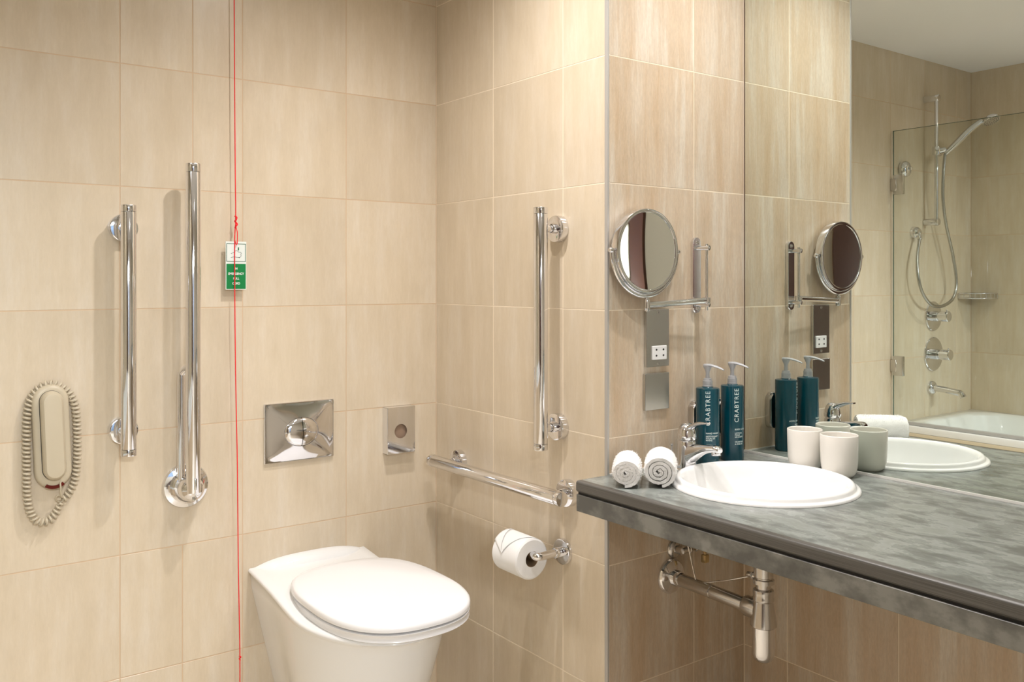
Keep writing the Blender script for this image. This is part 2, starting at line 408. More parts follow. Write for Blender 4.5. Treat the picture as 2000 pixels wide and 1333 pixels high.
# ------------------------------------------------------------------ countertop with basin cut-out
CX0, CZ = -0.096, 0.814
BX, BY, BR = 0.2095, -1.048, 0.204
t = thing('countertop', 'long grey-green marbled vanity countertop with dark edge under the mirror', 'countertop', (0.2, -1.6, 0.745))
def slab_with_hole(z0, z1, x0, x1, y0, y1, cx, cy, r, n=64):
    bm = new(); rings = []
    for z in (z1, z0):
        inn = []; out = []
        for i in range(n):
            a = 2*PI*i/n; c, s = math.cos(a), math.sin(a)
            inn.append(bm.verts.new((cx+r*c, cy+r*s, z)))
            tx = ((x1-cx)/c if c > 0 else (x0-cx)/c) if abs(c) > 1e-9 else 1e9
            ty = ((y1-cy)/s if s > 0 else (y0-cy)/s) if abs(s) > 1e-9 else 1e9
            k = min(tx, ty); out.append(bm.verts.new((cx+k*c, cy+k*s, z)))
        cor = {}
        for i in range(n):
            j = (i+1) % n
            a, b = out[i].co, out[j].co
            if abs(a.x-b.x) > 1e-6 and abs(a.y-b.y) > 1e-6:
                c = (a.x if a.x in (x0, x1) else None)
                qx = x1 if max(a.x, b.x) > x1-1e-6 else x0; qy = y1 if max(a.y, b.y) > y1-1e-6 else y0
                v = bm.verts.new((qx, qy, z)); cor[i] = v
                bm.faces.new((inn[i], out[i], v, out[j], inn[j]))
            else: bm.faces.new((inn[i], out[i], out[j], inn[j]))
        rings.append((inn, out, cor))
    (i1, o1, c1), (i0, o0, c0) = rings
    for i in range(n):
        j = (i+1) % n
        bm.faces.new((i1[i], i1[j], i0[j], i0[i]))
        if i in c1:
            bm.faces.new((o1[i], c1[i], c0[i], o0[i])); bm.faces.new((c1[i], o1[j], o0[j], c0[i]))
        else: bm.faces.new((o1[i], o1[j], o0[j], o0[i]))
    return bm
YC1 = -2.45
bm = slab_with_hole(0.789, CZ, CX0+0.016, XM-0.004, YD-0.52, YD-0.0005, BX, BY, 0.190)
join(bm, box(new(), CX0+0.016, XM-0.004, YC1, YD-0.52, 0.789, CZ))
for f in bm.faces: f.material_index = 0
obj('top_panel', bm, M['counter'], t)
# rounded front lip
bm = new(); prof = []
for i in range(7):
    a = PI/2*i/6; prof.append((CX0+0.006-0.006*math.sin(a), CZ-0.006+0.006*math.cos(a)))
prof = [(CX0+0.016, CZ)]+prof+[(CX0, 0.7925), (CX0+0.003, 0.789), (CX0+0.016, 0.789)]
loft(bm, [[(x, y, z) for x, z in prof] for y in (YD-0.0005, YC1)])
obj('front_edge', bm, M['edge'], t, 30)
bm = new(); box(bm, CX0+0.005, XM-0.004, YC1, YD-0.001, 0.784, 0.789); 
# recessed shadow joint
bm.free(); bm = new(); box(bm, CX0+0.006, CX0+0.016, YC1, YD-0.001, 0.7835, 0.789); obj('recessed_joint', bm, M['dark'], t)
bm = new(); box(bm, CX0+0.0005, CX0+0.0185, YC1, YD-0.0005, 0.745, 0.7835, 0.0008, 1); obj('apron', bm, M['apron'], t)
bm = new(); box(bm, 0.006, XM-0.004, YD-0.0035, YD+0.0, CZ, CZ+0.003); obj('sealant_strip', bm, M['seal'], t)

# ------------------------------------------------------------------ basin
t = thing('washbasin', 'round white ceramic drop-in washbasin set in the grey countertop', 'basin', (BX, BY, CZ))
bm = new()
pr = [(0.020, -0.142), (0.060, -0.139), (0.105, -0.120), (0.140, -0.085), (0.162, -0.045), (0.172, -0.010), (0.175, 0.006), (0.179, 0.0145), (0.184, 0.0178), (0.189, 0.0170), (0.1925, 0.013), (0.1935, 0.0085), (0.195, 0.007), (0.200, 0.0068), (0.2035, 0.0045), (0.204, 0.0005), (0.1885, 0.0003), (0.1875, -0.03), (0.176, -0.06), (0.155, -0.10), (0.115, -0.140), (0.070, -0.160), (0.035, -0.165), (0.035, -0.172), (0.020, -0.172)]
lathe(bm, pr+[pr[0]], (BX, BY, CZ), seg=96); obj('bowl', bm, M['ceramic'], t, 50)
bm = new(); lathe(bm, [(0.0, -0.172), (0.0198, -0.172), (0.0198, -0.1400), (0.026, -0.1385), (0.026, -0.1375), (0.019, -0.137), (0.018, -0.133), (0.0, -0.131)], (BX, BY, CZ), seg=32); obj('drain_plug', bm, M['chrome'], t, 40)
bm = new(); a = math.radians(118)
lathe(bm, [(0.0, 0.0), (0.010, 0.0), (0.012, 0.001), (0.012, 0.003), (0.0085, 0.0035), (0.007, 0.001), (0, 0.001)], (BX+0.166*math.cos(a), BY+0.166*math.sin(a), CZ-0.035), (-math.cos(a), -math.sin(a), 0.35), 24); obj('overflow_ring', bm, M['chrome'], t, 40)

# ------------------------------------------------------------------ basin mixer tap
FX, FY = 0.195, -0.8335
t = thing('basin_mixer_tap', 'chrome single-lever mixer tap behind the washbasin', 'tap', (FX, FY, CZ))
bm = new(); lathe(bm, [(0.0, 0.0), (0.0275, 0.0), (0.0275, 0.003), (0.0245, 0.006), (0.0235, 0.02), (0.0228, 0.055), (0.0218, 0.068), (0.0205, 0.0715), (0.0195, 0.0725), (0.0, 0.0725)], (FX, FY, CZ), seg=40); obj('body', bm, M['chrome'], t, 40)
bm = new(); RG = []
for k in range(17):
    s = k/16; y = FY-0.002-0.101*s
    zt = CZ+0.0635+0.0100*s-0.004*max(0, s-0.85)/0.15; zb = CZ+0.006+0.0485*math.sin(min(1, s*1.12)*PI/2)**1.1
    if s > 0.93: zb += 0.001
    wd = 0.0215-0.0095*s**0.8
    if k == 16: wd *= 0.7; zt -= 0.003
    c0, h0_ = (zt+zb)/2, (zt-zb)/2; ring_ = []
    for q in range(24):
        a = 2*PI*q/24; ca, sa = math.cos(a), math.sin(a); e = 2.0/3.0
        ring_.append((FX+wd*math.copysign(abs(ca)**e, ca), y, c0+h0_*math.copysign(abs(sa)**e, sa)))
    RG.append(ring_)
loft(bm, RG); obj('spout', bm, M['chrome'], t, 45)
bm = new(); cyl(bm, (FX, FY-0.090, CZ+0.060), (FX, FY-0.091, CZ+0.0485), 0.0108, 0.001, 24); obj('aerator', bm, M['chrome'], t, 40)
bm = new(); lathe(bm, [(0, 0.0), (0.0223, 0.0), (0.0232, 0.003), (0.0230, 0.010), (0.0212, 0.020), (0.0178, 0.030), (0.0115, 0.0375), (0.0, 0.0410)], (FX, FY-0.0005, CZ+0.0745), seg=40); hd = obj('handle', bm, M['chrome'], t, 50)
bm = new(); RG = []
for k in range(14):
    s = k/13; y = FY+0.0080-0.0765*s; z = CZ+0.0975+0.0225*math.sin(min(1, s*1.15)*PI*0.5)+0.0010*s
    wd = 0.0090+0.0085*math.sin(min(1, s*3)*PI/2)-0.0105*s; th = 0.0095*(1-s)**0.9+0.0026
    RG.append([(FX+wd*math.cos(2*PI*q/18), y, z-th*0.5+th*0.8*math.sin(2*PI*q/18)) for q in range(18)])
loft(bm, RG); obj('lever', bm, M['chrome'], hd, 50)
bm = new(); cyl(bm, (FX, -0.7865, CZ), (FX, -0.7835, CZ+0.050), 0.0021, 0, 10); lathe(bm, [(0, 0), (0.0038, 0.001), (0.0045, 0.004), (0.0038, 0.007), (0, 0.008)], (FX, -0.7835, CZ+0.05), seg=14); obj('lift_rod', bm, M['chrome'], t, 40)

# ------------------------------------------------------------------ trap and pipes under the basin
t = thing('bottle_trap', 'chrome bottle trap and waste pipe hanging under the washbasin', 'trap', (BX, BY, 0.42))
bm = new(); lathe(bm, [(0, 0), (0.0215, 0), (0.0215, -0.03), (0.0185, -0.032), (0.0185, -0.034), (0.0235, -0.036), (0.0235, -0.045), (0.0165, -0.047), (0.0165, -0.068)], (BX, BY, 0.6415), seg=36)
lathe(bm, [(0.0165, -0.068), (0, -0.068)], (BX, BY, 0.6415), seg=36); obj('tail_pipe', bm, M['dull_chrome'], t, 35)
bm = new(); lathe(bm, [(0, 0.585), (0.0175, 0.585), (0.0225, 0.582), (0.0235, 0.576), (0.0225, 0.570), (0.0235, 0.566), (0.0235, 0.560), (0.0215, 0.557), (0.023, 0.548), (0.0285, 0.510), (0.029, 0.503), (0.0255, 0.500), (0.0, 0.500)], (BX, BY, 0), seg=40); obj('trap_body', bm, M['dull_chrome'], t, 32)
bm = new(); lathe(bm, [(0, 0.502), (0.0245, 0.502), (0.0245, 0.445), (0.0235, 0.436), (0.019, 0.427), (0.011, 0.4215), (0, 0.420)], (BX, BY, 0), seg=40); obj('trap_cup', bm, M['chrome'], t, 40)
bm = new(); lathe(bm, [(0, 0.012), (0.023, 0.012), (0.023, 0.045), (0.021, 0.050), (0.016, 0.054), (0, 0.054)], (BX, BY, 0.5335), (0, 1, 0), 32); obj('outlet_nut', bm, M['dull_chrome'], t, 35)
bm = new(); cyl(bm, (BX, BY+0.05, 0.5335), (BX, YD+0.002, 0.5375), 0.0160, 0, 32); lathe(bm, [(0, 0), (0.0172, 0), (0.0172, 0.004), (0, 0.004)], (BX, -0.90, 0.536), (0, 1, 0), 32); obj('waste_pipe', bm, M['dull_chrome'], t, 35)
bm = new(); lathe(bm, [(0.0165, 0.0), (0.043, 0.0), (0.043, 0.004), (0.039, 0.010), (0.026, 0.015), (0.0195, 0.017), (0.0195, 0.035), (0.0162, 0.036), (0.0165, 0.0)], (BX, YD-0.0003, 0.5375), (0, -1, 0), 40); obj('wall_rosette', bm, M['chrome'], t, 35)
bm = new()
sweep(bm, [(BX-0.002, -0.800, 0.700), (BX-0.002, -0.822, 0.640), (BX-0.002, -0.853, 0.543)], 0.0018, 8)
join(bm, sweep(new(), [(BX-0.002, -0.853, 0.543), (BX-0.002, -0.94, 0.573), (BX-0.002, -1.015, 0.604)], 0.0018, 8))
lk = obj('pop_up_linkage', bm, M['chrome'], t, 40)
bm = new(); box(bm, BX-0.008, BX+0.004, -0.862, -0.848, 0.532, 0.550, 0.002); obj('linkage_clip', bm, M['brass'], lk, 40)
bm = new(); cyl(bm, (BX, -1.004, 0.605), (BX, -1.03, 0.607), 0.0065, 0.001, 16); cyl(bm, (BX, -1.016, 0.606), (BX, -1.021, 0.6062), 0.0085, 0.001, 6); obj('pivot_nut', bm, M['dull_chrome'], t, 40)

t = thing('supply_valve', 'small chrome angle valve on the tiles above the waste pipe', 'valve', (0.225, YD, 0.605))
bm = new(); lathe(bm, [(0, 0), (0.023, 0), (0.0225, 0.004), (0.018, 0.009), (0.010, 0.011), (0.010, 0.03), (0, 0.03)], (0.222, YD-0.0003, 0.603), (0, -1, 0), 28); obj('rosette', bm, M['dull_chrome'], t, 35)
bm = new(); cyl(bm, (0.222, YD-0.028, 0.603), (0.36, YD-0.032, 0.609), 0.008, 0.001, 16)
for x in (0.245, 0.268, 0.29, 0.315): join(bm, cyl(new(), (x, YD-0.029, 0.6045), (x+0.009, YD-0.029, 0.6045), 0.0112, 0.001, 6))
obj('valve_body', bm, M['dull_chrome'], t, 35)
bm = new(); sweep(bm, smooth_path([(0.28, YD-0.034, 0.612), (0.278, YD-0.05, 0.60), (0.276, YD-0.056, 0.585)]), 0.004, 10); box(bm, 0.268, 0.284, YD-0.062, YD-0.048, 0.572, 0.592, 0.002); obj('valve_handle', bm, M['brass'], t, 35)
bm = new(); sweep(bm, smooth_path([(0.355, YD-0.032, 0.609), (0.375, YD-0.036, 0.63), (0.33, YD-0.05, 0.70), (0.25, YD-0.07, 0.74), (0.21, YD-0.072, 0.785)]), 0.005, 10); obj('braided_hose', bm, M['hose'], t, 40)

# ------------------------------------------------------------------ magnifying mirror on swing arm
MX, MY, MZ = 0.0985, -0.791, 1.3405
t = thing('magnifying_mirror', 'round chrome magnifying mirror on a swing arm fixed to the tiles', 'mirror', (0.298, YD, 1.283))
def magn(dx=0): pass
bm = new()
lathe(bm, [(0.092, -0.011), (0.0955, -0.0125), (0.100, -0.011), (0.1015, -0.006), (0.1005, 0.0), (0.1015, 0.006), (0.100, 0.011), (0.0955, 0.0125), (0.092, 0.011), (0.092, -0.011)], (MX, MY, MZ), (0, -1, 0), 72)
ring = obj('mirror_frame', bm, M['chrome'], t, 50)
bm = new(); K = 0.0045
lathe(bm, [(0.093*i/10, 0.0095-K*(1-(i/10)**2)) for i in range(10, -1, -1)], (MX, MY, MZ), (0, -1, 0), 72)
obj('front_glass', bm, M['magnifier'], ring, 60)
bm = new(); lathe(bm, [(0.0, -0.0095), (0.093, -0.0095)], (MX, MY, MZ), (0, -1, 0), 72); obj('rear_glass', bm, M['magnifier'], ring, 60)
bm = new(); sweep(bm, [(MX+0.1065*math.cos(a), MY, MZ+0.1065*math.sin(a)) for a in [PI+PI*i/40 for i in range(41)]], 0.0045, 10, flat=1.5); yo = obj('yoke', bm, M['chrome'], t, 50)
for s in (-1, 1):
    bm = new(); lathe(bm, [(0, 0.0995), (0.004, 0.0995), (0.004, 0.107), (0.0065, 0.108), (0.0065, 0.114), (0.004, 0.117), (0, 0.1175)], (MX, MY, MZ), (s, 0, 0), 18); obj('pivot_knob', bm, M['chrome'], yo, 40)
bm = new(); cyl(bm, (MX+0.005, MY, MZ-0.110), (MX+0.005, MY, 1.196), 0.0045, 0.0005, 16); join(bm, cyl(new(), (MX+0.005, MY, 1.226), (MX+0.005, MY, 1.197), 0.0075, 0.001, 20)); obj('stem', bm, M['chrome'], t, 40)
bm = new(); sweep(bm, [(MX+0.005, MY, 1.2115), (0.20, MY-0.006, 1.2155), (0.306, -0.802, 1.220)], 0.0062, 12, flat=1.25); obj('lower_arm', bm, M['chrome'], t, 50)
bm = new()
def pill(bm, cx, z0, z1, wdt, y0, y1, bev=0.0015):
    o = stadium(wdt, z1-z0, 12); cz = (z0+z1)/2
    f = lambda k, y: [(cx+x*k, y, cz+z*(1-(1-k)*0.12)) for x, z in o]
    loft(bm, [f(1, y0), f(1, y1+bev), f(0.9, y1)]); return bm
pill(bm, 0.2985, 1.187, 1.3795, 0.029, YD-0.0003, YD-0.009); bp_ = obj('wall_plate', bm, M['chrome'], t, 40)
for z in (1.366, 1.200):
    bm = new(); lathe(bm, [(0, 0), (0.005, 0.0), (0.0045, 0.0025), (0.002, 0.003), (0.001, 0.0015), (0, 0.0015)], (0.2985, YD-0.009, z), (0, -1, 0), 16); obj('screw', bm, M['dull_chrome'], bp_, 35)
for z in (1.352, 1.2095):
    bm = new(); sweep(bm, [(0.2985, YD-0.007, z), (0.301, YD-0.022, z), (0.303, -0.806, z)], 0.0055, 12); lathe(bm, [(0, 0), (0.0065, 0.001), (0.0065, 0.007), (0, 0.009)], (0.3032, -0.802, z), (0.1, -1, 0), 16); obj('arm_lug', bm, M['chrome'], t, 45)
bm = new(); cyl(bm, (0.303, -0.801, 1.195), (0.303, -0.801, 1.362), 0.0038, 0.0006, 14); obj('pivot_rod', bm, M['chrome'], t, 40)
bm = new(); cyl(bm, (0.303, -0.801, 1.228), (0.303, -0.801, 1.213), 0.0095, 0.001, 20); obj('elbow_joint', bm, M['chrome'], t, 40)

# ------------------------------------------------------------------ shaver socket and blank plate
t = thing('shaver_socket', 'tall steel shaver socket plate with white insert on the vanity wall', 'socket', (0.1587, YD, 1.13))
bm = new(); box(bm, 0.1199, 0.1975, YD-0.0085, YD-0.0003, 1.060, 1.2003, 0.0008, 1); pl = obj('plate', bm, M['satin'], t)
bm = new(); box(bm, 0.1375, 0.1868, YD-0.0115, YD-0.0083, 1.0772, 1.111, 0.001, 1); ins = obj('socket_insert', bm, M['white'], t); ins['label'] = 'white plastic socket insert'
for x in (0.1505, 0.1745):
    for z in (1.1015, 1.0872):
        bm = new(); lathe(bm, [(0, 0), (0.0030, 0)], (x, YD-0.0117, z), (0, -1, 0), 14, sy=0.85); obj('pin_hole', bm, M['hole'], ins)
for z in (1.1925, 1.0680):
    bm = new(); lathe(bm, [(0.0037, 0.0), (0.0035, 0.0012), (0.0012, 0.0015), (0.001, 0.0006), (0, 0.0006)], (0.1587, YD-0.0085, z), (0, -1, 0), 16); obj('screw', bm, M['dull_chrome'], pl, 35)
bm = new(); box(bm, 0.1160, 0.1985, YD-0.0075, YD-0.0003, 0.9548, 1.0442, 0.0008, 1)
o = obj('blank_plate', bm, M['satin'], origin=(0.1573, YD, 1.0)); tag(o, 'square brushed steel blank plate below the shaver socket', 'plate')

# ------------------------------------------------------------------ pump bottles and their wall holders
def bottle(cx, cy, face_deg, label, lines, small_z):
    t = thing('pump_bottle', label, 'bottle', (cx, cy, CZ), 'teal pump bottles on the countertop')
    R = 0.0288; H = 0.190
    bm = new(); lathe(bm, [(0, 0.0), (0.0268, 0.0), (R-0.0004, 0.001), (R, 0.003), (R, H-0.003), (R-0.0008, H-0.0008), (R-0.003, H), (0.0145, H+0.0015), (0.013, H+0.003), (0, H+0.003)], (cx, cy, CZ), seg=64); b = obj('bottle_body', bm, M['teal'], t, 30)
    bm = new(); lathe(bm, [(0, H+0.001), (0.0125, H+0.001), (0.0128, H+0.006), (0.0118, H+0.0065), (0.0120, H+0.017), (0.0105, H+0.0175), (0.0098, H+0.023), (0.0055, H+0.024), (0.0045, H+0.034), (0.0052, H+0.040), (0.0085, H+0.0475), (0.0105, H+0.051), (0.0112, H+0.056), (0.0095, H+0.0585), (0, H+0.0592)], (cx, cy, CZ), seg=36); p = obj('pump', bm, M['pump'], t, 40)
    bm = new(); Rg = []
    for k in range(8):
        s = k/7; y = cy-0.004-0.047*s; z = CZ+H+0.0560-0.0085*s*s; wd = 0.0080-0.0052*s; th = 0.0034-0.0016*s
        Rg.append([(cx+wd*math.cos(2*PI*q/12), y, z+th*math.sin(2*PI*q/12)) for q in range(12)])
    loft(bm, Rg); obj('nozzle', bm, M['pump'], p, 50)
    A = math.radians(face_deg); rr = R+0.00025
    def wrap(dx, dz):      # dx to the right as seen from outside
        a = A+dx/rr
        return (cx+rr*math.cos(a), cy+rr*math.sin(a), CZ+dz)
    # big word reads upwards
    bm = text_bm('CRABTREE', 0.0160, lambda u, v: wrap(-v-0.0005, u+0.1415), thick=0.00002, spacing=1.17)
    for s_, sz, x0, z0 in lines:
        join(bm, text_bm(s_, sz, lambda u, v: wrap(u+x0, v+z0), align='LEFT', thick=0.0001))
    obj('label_print', bm, M['ink_white'], b, None, weld=False)
    return t
bottle(0.2865, -0.8185, 180+45, 'teal pump bottle on the left, partly behind the tap', [
    ('HAND WASH', 0.0056, -0.006, 0.0805), ('NETTOYANT', 0.0054, -0.006, 0.0730), ('POUR LES', 0.0054, -0.006, 0.0682), ('MAINS', 0.0054, -0.006, 0.0634), ('CRABTREE', 0.0052, -0.006, 0.0480), ('& EVELYN', 0.0052, -0.006, 0.0430)], 0)
bottle(0.3810, -0.8170, 180+64, 'teal pump bottle on the right, next to the mirror edge', [
    ('BODY LOTION', 0.0056, -0.006, 0.0810), ('LOTION', 0.0054, -0.006, 0.0715), ('POUR', 0.0054, -0.006, 0.0667), ('LE CORPS', 0.0054, -0.006, 0.0619), ('CRABTREE', 0.0054, -0.006, 0.0495), ('& EVELYN', 0.0054, -0.006, 0.0440)], 0)
for x, lb in ((0.2900, 'chrome wall bracket behind the left teal bottle'), (0.3860, 'chrome wall bracket behind the right teal bottle')):
    t = thing('bottle_bracket', lb, 'bracket', (x, YD, 0.9), 'wall brackets behind the pump bottles')
    bm = new(); pill(bm, x, 0.868, 0.962, 0.034, YD-0.0003, YD-0.020, 0.003); obj('bracket_plate', bm, M['dull_chrome'], t, 40)
    bm = new(); cyl(bm, (x, YD-0.010, 0.955), (x, YD-0.010, 0.966), 0.011, 0.002, 20); obj('bracket_clip', bm, M['chrome'], t, 40)

# ------------------------------------------------------------------ tumblers
def cup(cx, cy, r, label):
    t = thing('tumbler', label, 'cup', (cx, cy, CZ), 'cream tumblers by the mirror')
    bm = new(); H = 0.0975
    pr = [(0, 0.002), (r*0.62, 0.002), (r*0.64, 0.0), (r*0.72, 0.0015), (r*0.86, 0.009), (r*0.93, 0.02), (r*0.965, 0.035), (r*0.985, 0.06), (r, H-0.002), (r-0.0007, H-0.0004), (r-0.0018, H), (r-0.003, H-0.0008), (r-0.0036, H-0.003), (r*0.92, 0.05), (r*0.88, 0.025), (r*0.72, 0.010), (0, 0.006)]
    lathe(bm, pr, (cx, cy, CZ), seg=64); obj('cup_wall', bm, M['cup'], t, 50)
    return t
cup(0.4335, -0.9955, 0.0415, 'cream ceramic tumbler further back, nearer the bottles')
cup(0.4300, -1.0915, 0.0430, 'cream ceramic tumbler in front, close to the basin rim')

# ------------------------------------------------------------------ rolled towels
def rolled_towel(cx, cy, ang, L, r0, label, seed):
    t = thing('rolled_towel', label, 'towel', (cx, cy, CZ), 'rolled white face towels on the counter corner')
    ax = Vector((math.cos(ang), math.sin(ang), 0)); sd = Vector((-ax.y, ax.x, 0)); up = Vector((0, 0, 1))
    turns = 3.6; n = 150; th = 0.0068
    outer = []; inner = []
    for i in range(n+1):
        s = i/n; a = 2*PI*turns*s+seed; r = 0.0065+(r0-0.0065)*s
        outer.append((r*math.cos(a)*1.07, r*math.sin(a))); ri = max(r-th, 0.0008)
        inner.append((ri*math.cos(a)*1.07, ri*math.sin(a)))
    # rag of outline
    prof = outer+inner[::-1]
    mz = min(p[1] for p in prof)
    rings = []; m = 26
    for k in range(m+1):
        s = k/m; dd = (s-0.5)*L; ring = []
        end = max(0, abs(s-0.5)-0.44)/0.06
        for idx, (x, z) in enumerate(prof):
            rr = math.hypot(x, z)
            p = Vector((cx, cy, CZ-mz+0.0008))+sd*x+up*z+ax*(dd+(rr*0.10 if k in (0, m) else 0)*(1 if k else -1)*-1)
            nz = noise.noise(Vector((x*150+seed, z*150, dd*90)))*0.0011+noise.noise(Vector((x*600, z*600+seed, dd*600)))*0.0007
            kk = 1+(nz-end*0.0016)/max(rr, 0.004)
            q = Vector((cx, cy, CZ-mz+0.0008))+sd*(x*kk)+up*(z*kk)+ax*(dd+(0.0012*noise.noise(Vector((x*500, z*500, k)))))
            q.z = max(q.z, CZ+0.0004); ring.append(q)
        rings.append(ring)
    bm = new(); loft(bm, rings, cap0=False, cap1=False)
    # spiral end caps as quads between outer and inner edge
    bm.verts.ensure_lookup_table(); N = len(prof)
    for base in (0, m*N):
        for i in range(n):
            bm.faces.new([bm.verts[base+k] for k in (i, i+1, N-2-i, N-1-i)])
    obj('terry_roll', bm, M['towel'], t, 60)
    # terry pile standing off the surface: short loops, one joined piece
    src = t.children[0].data; rnd = random.Random(seed*10); bm = new()
    polys = [p for p in src.polygons]; off = WL[t.name]
    for _ in range(9000):
        p = rnd.choice(polys); c = Vector(p.center)+off; nn = Vector(p.normal)
        c += Vector((rnd.uniform(-1, 1), rnd.uniform(-1, 1), rnd.uniform(-1, 1)))*0.0012
        rad = (c-Vector((cx, cy, CZ-mz))); rad -= ax*rad.dot(ax)
        dirn = (nn+Vector((rnd.gauss(0, 1), rnd.gauss(0, 1), rnd.gauss(0, 1)))*0.35).normalized()
        e = c+dirn*rnd.uniform(0.0016, 0.0032); e.z = max(e.z, CZ+0.0003)
        s_ = dirn.orthogonal().normalized()*0.0004
        a = bm.verts.new(c-s_); b = bm.verts.new(c+s_); d = bm.verts.new(e+s_*0.5); f = bm.verts.new(e-s_*0.5); bm.faces.new((a, b, d, f))
    o = obj('terry_pile', bm, M['towel'], t, None, weld=False); o['kind'] = 'stuff'
    return t
A1 = math.radians(45)
rolled_towel(-0.066+0.070*math.cos(A1), -0.892+0.070*math.sin(A1)-0.004, A1, 0.128, 0.0325, 'rolled white towel at the very corner of the counter, left of the other', 1.0)
A2 = math.radians(43)
rolled_towel(-0.006+0.072*math.cos(A2), -0.938+0.072*math.sin(A2), A2, 0.135, 0.0365, 'rolled white towel between the other towel and the basin', 7.03)

# ------------------------------------------------------------------ grab rails
def rail(a, b, wall_n, posts, label, name='grab_rail', offset=0.0615):
    """straight rail from a to b (axis points), posts at distances along it, wall_n = unit vector away from the wall"""
    a = Vector(a); b = Vector(b); d = (b-a).normalized(); n = Vector(wall_n); L = (b-a).length
    t = thing(name, label, 'grab rail', (a+b)/2-n*offset, 'straight chrome grab rails')
    R = 0.0177
    bm = new(); cyl(bm, a+d*0.0165, b-d*0.0165, R, 0.0004, 40); obj('bar', bm, M['chrome'], t, 35)
    for p, q in ((a, 1), (b, -1)):
        bm = new(); cyl(bm, p, p+d*q*0.0160, R+0.0002, 0.0012, 40); obj('end_cap', bm, M['chrome'], t, 35)
    for s in posts:
        p = a+d*s
        w0 = p-n*offset
        bm = new(); lathe(bm, [(0, 0.0003), (0.0335, 0.0003), (0.0335, 0.015), (0.0325, 0.018), (0.030, 0.019), (0.0125, 0.0195), (0, 0.0195)], w0, n, 44); rs = obj('rosette', bm, M['chrome'], t, 35)
        bm = new(); cyl(bm, w0+n*0.019, p-n*0.010, 0.0095, 0, 28); lathe(bm, [(0.0125, 0.019), (0.0125, 0.028), (0.0105, 0.0295)], w0, n, 28); obj('post', bm, M['chrome'], t, 35)
    return t
rail((-0.894, -0.0615, 0.852), (-0.894, -0.0615, 1.4502), (0, -1, 0), (0.054, 0.546), 'vertical chrome grab rail on the back wall, leftmost of all rails')
rail((-0.0615, -0.591, 0.8535), (-0.0615, -0.591, 1.4502), (-1, 0, 0), (0.052, 0.545), 'vertical chrome grab rail on the niche side wall, right of the toilet')
rail((-0.0615, -0.0735, 0.7445), (-0.0615, -0.674, 0.7475), (-1, 0, 0), (0.063, 0.555), 'horizontal chrome grab rail above the toilet roll')

# folded-up drop-down rail
FXr, FZ = -0.745, 0.7505
t = thing('drop_down_rail', 'tall chrome drop-down support rail folded upright on a round wall plate', 'grab rail', (FXr, 0, FZ))
bm = new(); lathe(bm, [(0, 0.0003), (0.0565, 0.0003), (0.0565, 0.005), (0.054, 0.009), (0.046, 0.0115), (0.042, 0.013), (0.0405, 0.030), (0.036, 0.034), (0, 0.034)], (FXr+0.001, 0, FZ), (0, -1, 0), 56); obj('wall_plate', bm, M['chrome'], t, 35)
bm = new(); lathe(bm, [(0, 0.032), (0.031, 0.032), (0.0315, 0.050), (0.030, 0.060), (0.0245, 0.071), (0.0135, 0.078), (0, 0.0805)], (FXr, 0, FZ), (0, -1, 0), 48); obj('hinge_dome', bm, M['chrome'], t, 40)
bm = new(); cyl(bm, (FXr, -0.070, FZ-0.005), (FXr, -0.070, 1.538), 0.0177, 0.0004, 40); obj('bar', bm, M['chrome'], t, 35)
bm = new(); cyl(bm, (FXr, -0.070, 1.5385), (FXr, -0.070, 1.5595), 0.0180, 0.0012, 40); obj('end_cap', bm, M['chrome'], t, 35)
bm = new(); sweep(bm, smooth_path([(FXr-0.0175, -0.031, FZ+0.012), (FXr-0.018, -0.031, 0.83), (FXr-0.018, -0.031, 1.020), (FXr-0.0165, -0.033, 1.038), (FXr-0.010, -0.044, 1.050), (FXr, -0.058, 1.053)], 6), 0.0092, 16); obj('support_loop', bm, M['chrome'], t, 50)
bm = new(); box(bm, FXr-0.003, FXr+0.003, -0.0925, -0.0865, FZ+0.004, FZ+0.032, 0.002); obj('locking_catch', bm, M['satin'], t, 40)
bm = new(); cyl(bm, (FXr, -0.080, FZ-0.022), (FXr, -0.0745, FZ-0.0215), 0.004, 0.0005, 14); obj('grub_screw', bm, M['satin'], t, 40)

# ------------------------------------------------------------------ toilet roll and holder
t = thing('toilet_roll_holder', 'chrome toilet roll arm fixed to the niche side wall', 'roll holder', (0, -0.605, 0.597))
bm = new(); lathe(bm, [(0, 0.0003), (0.0325, 0.0003), (0.0325, 0.006), (0.031, 0.009), (0.028, 0.010), (0, 0.010)], (0, -0.605, 0.597), (-1, 0, 0), 44); obj('rosette', bm, M['chrome'], t, 35)
RXc, RZc = -0.0840, 0.5872
bm = new(); cyl(bm, (-0.009, -0.605, 0.597), (-0.030, -0.605, 0.597), 0.0128, 0.001, 28); obj('collar', bm, M['chrome'], t, 35)
bm = new(); sweep(bm, [(-0.025, -0.605, 0.597), (-0.072, -0.605, 0.597)]+[(-0.072-0.012*math.sin(a), -0.593-0.012*math.cos(a), 0.597) for a in [PI/2*i/6 for i in range(1, 7)]]+[(-0.084, -0.49, 0.597)], 0.0098, 24); obj('arm', bm, M['chrome'], t, 50)
RR = 0.0500
t = thing('toilet_roll', 'white toilet paper roll with folded point on the chrome arm', 'toilet roll', (RXc, -0.535, RZc))
bm = new(); lathe(bm, [(0.0195, -0.051), (0.046, -0.051), (RR, -0.048), (RR, 0.048), (0.046, 0.051), (0.0195, 0.051), (0.0195, -0.051)], (RXc, -0.5345, RZc), (0, 1, 0), 64); obj('paper', bm, M['tissue'], t, 35)
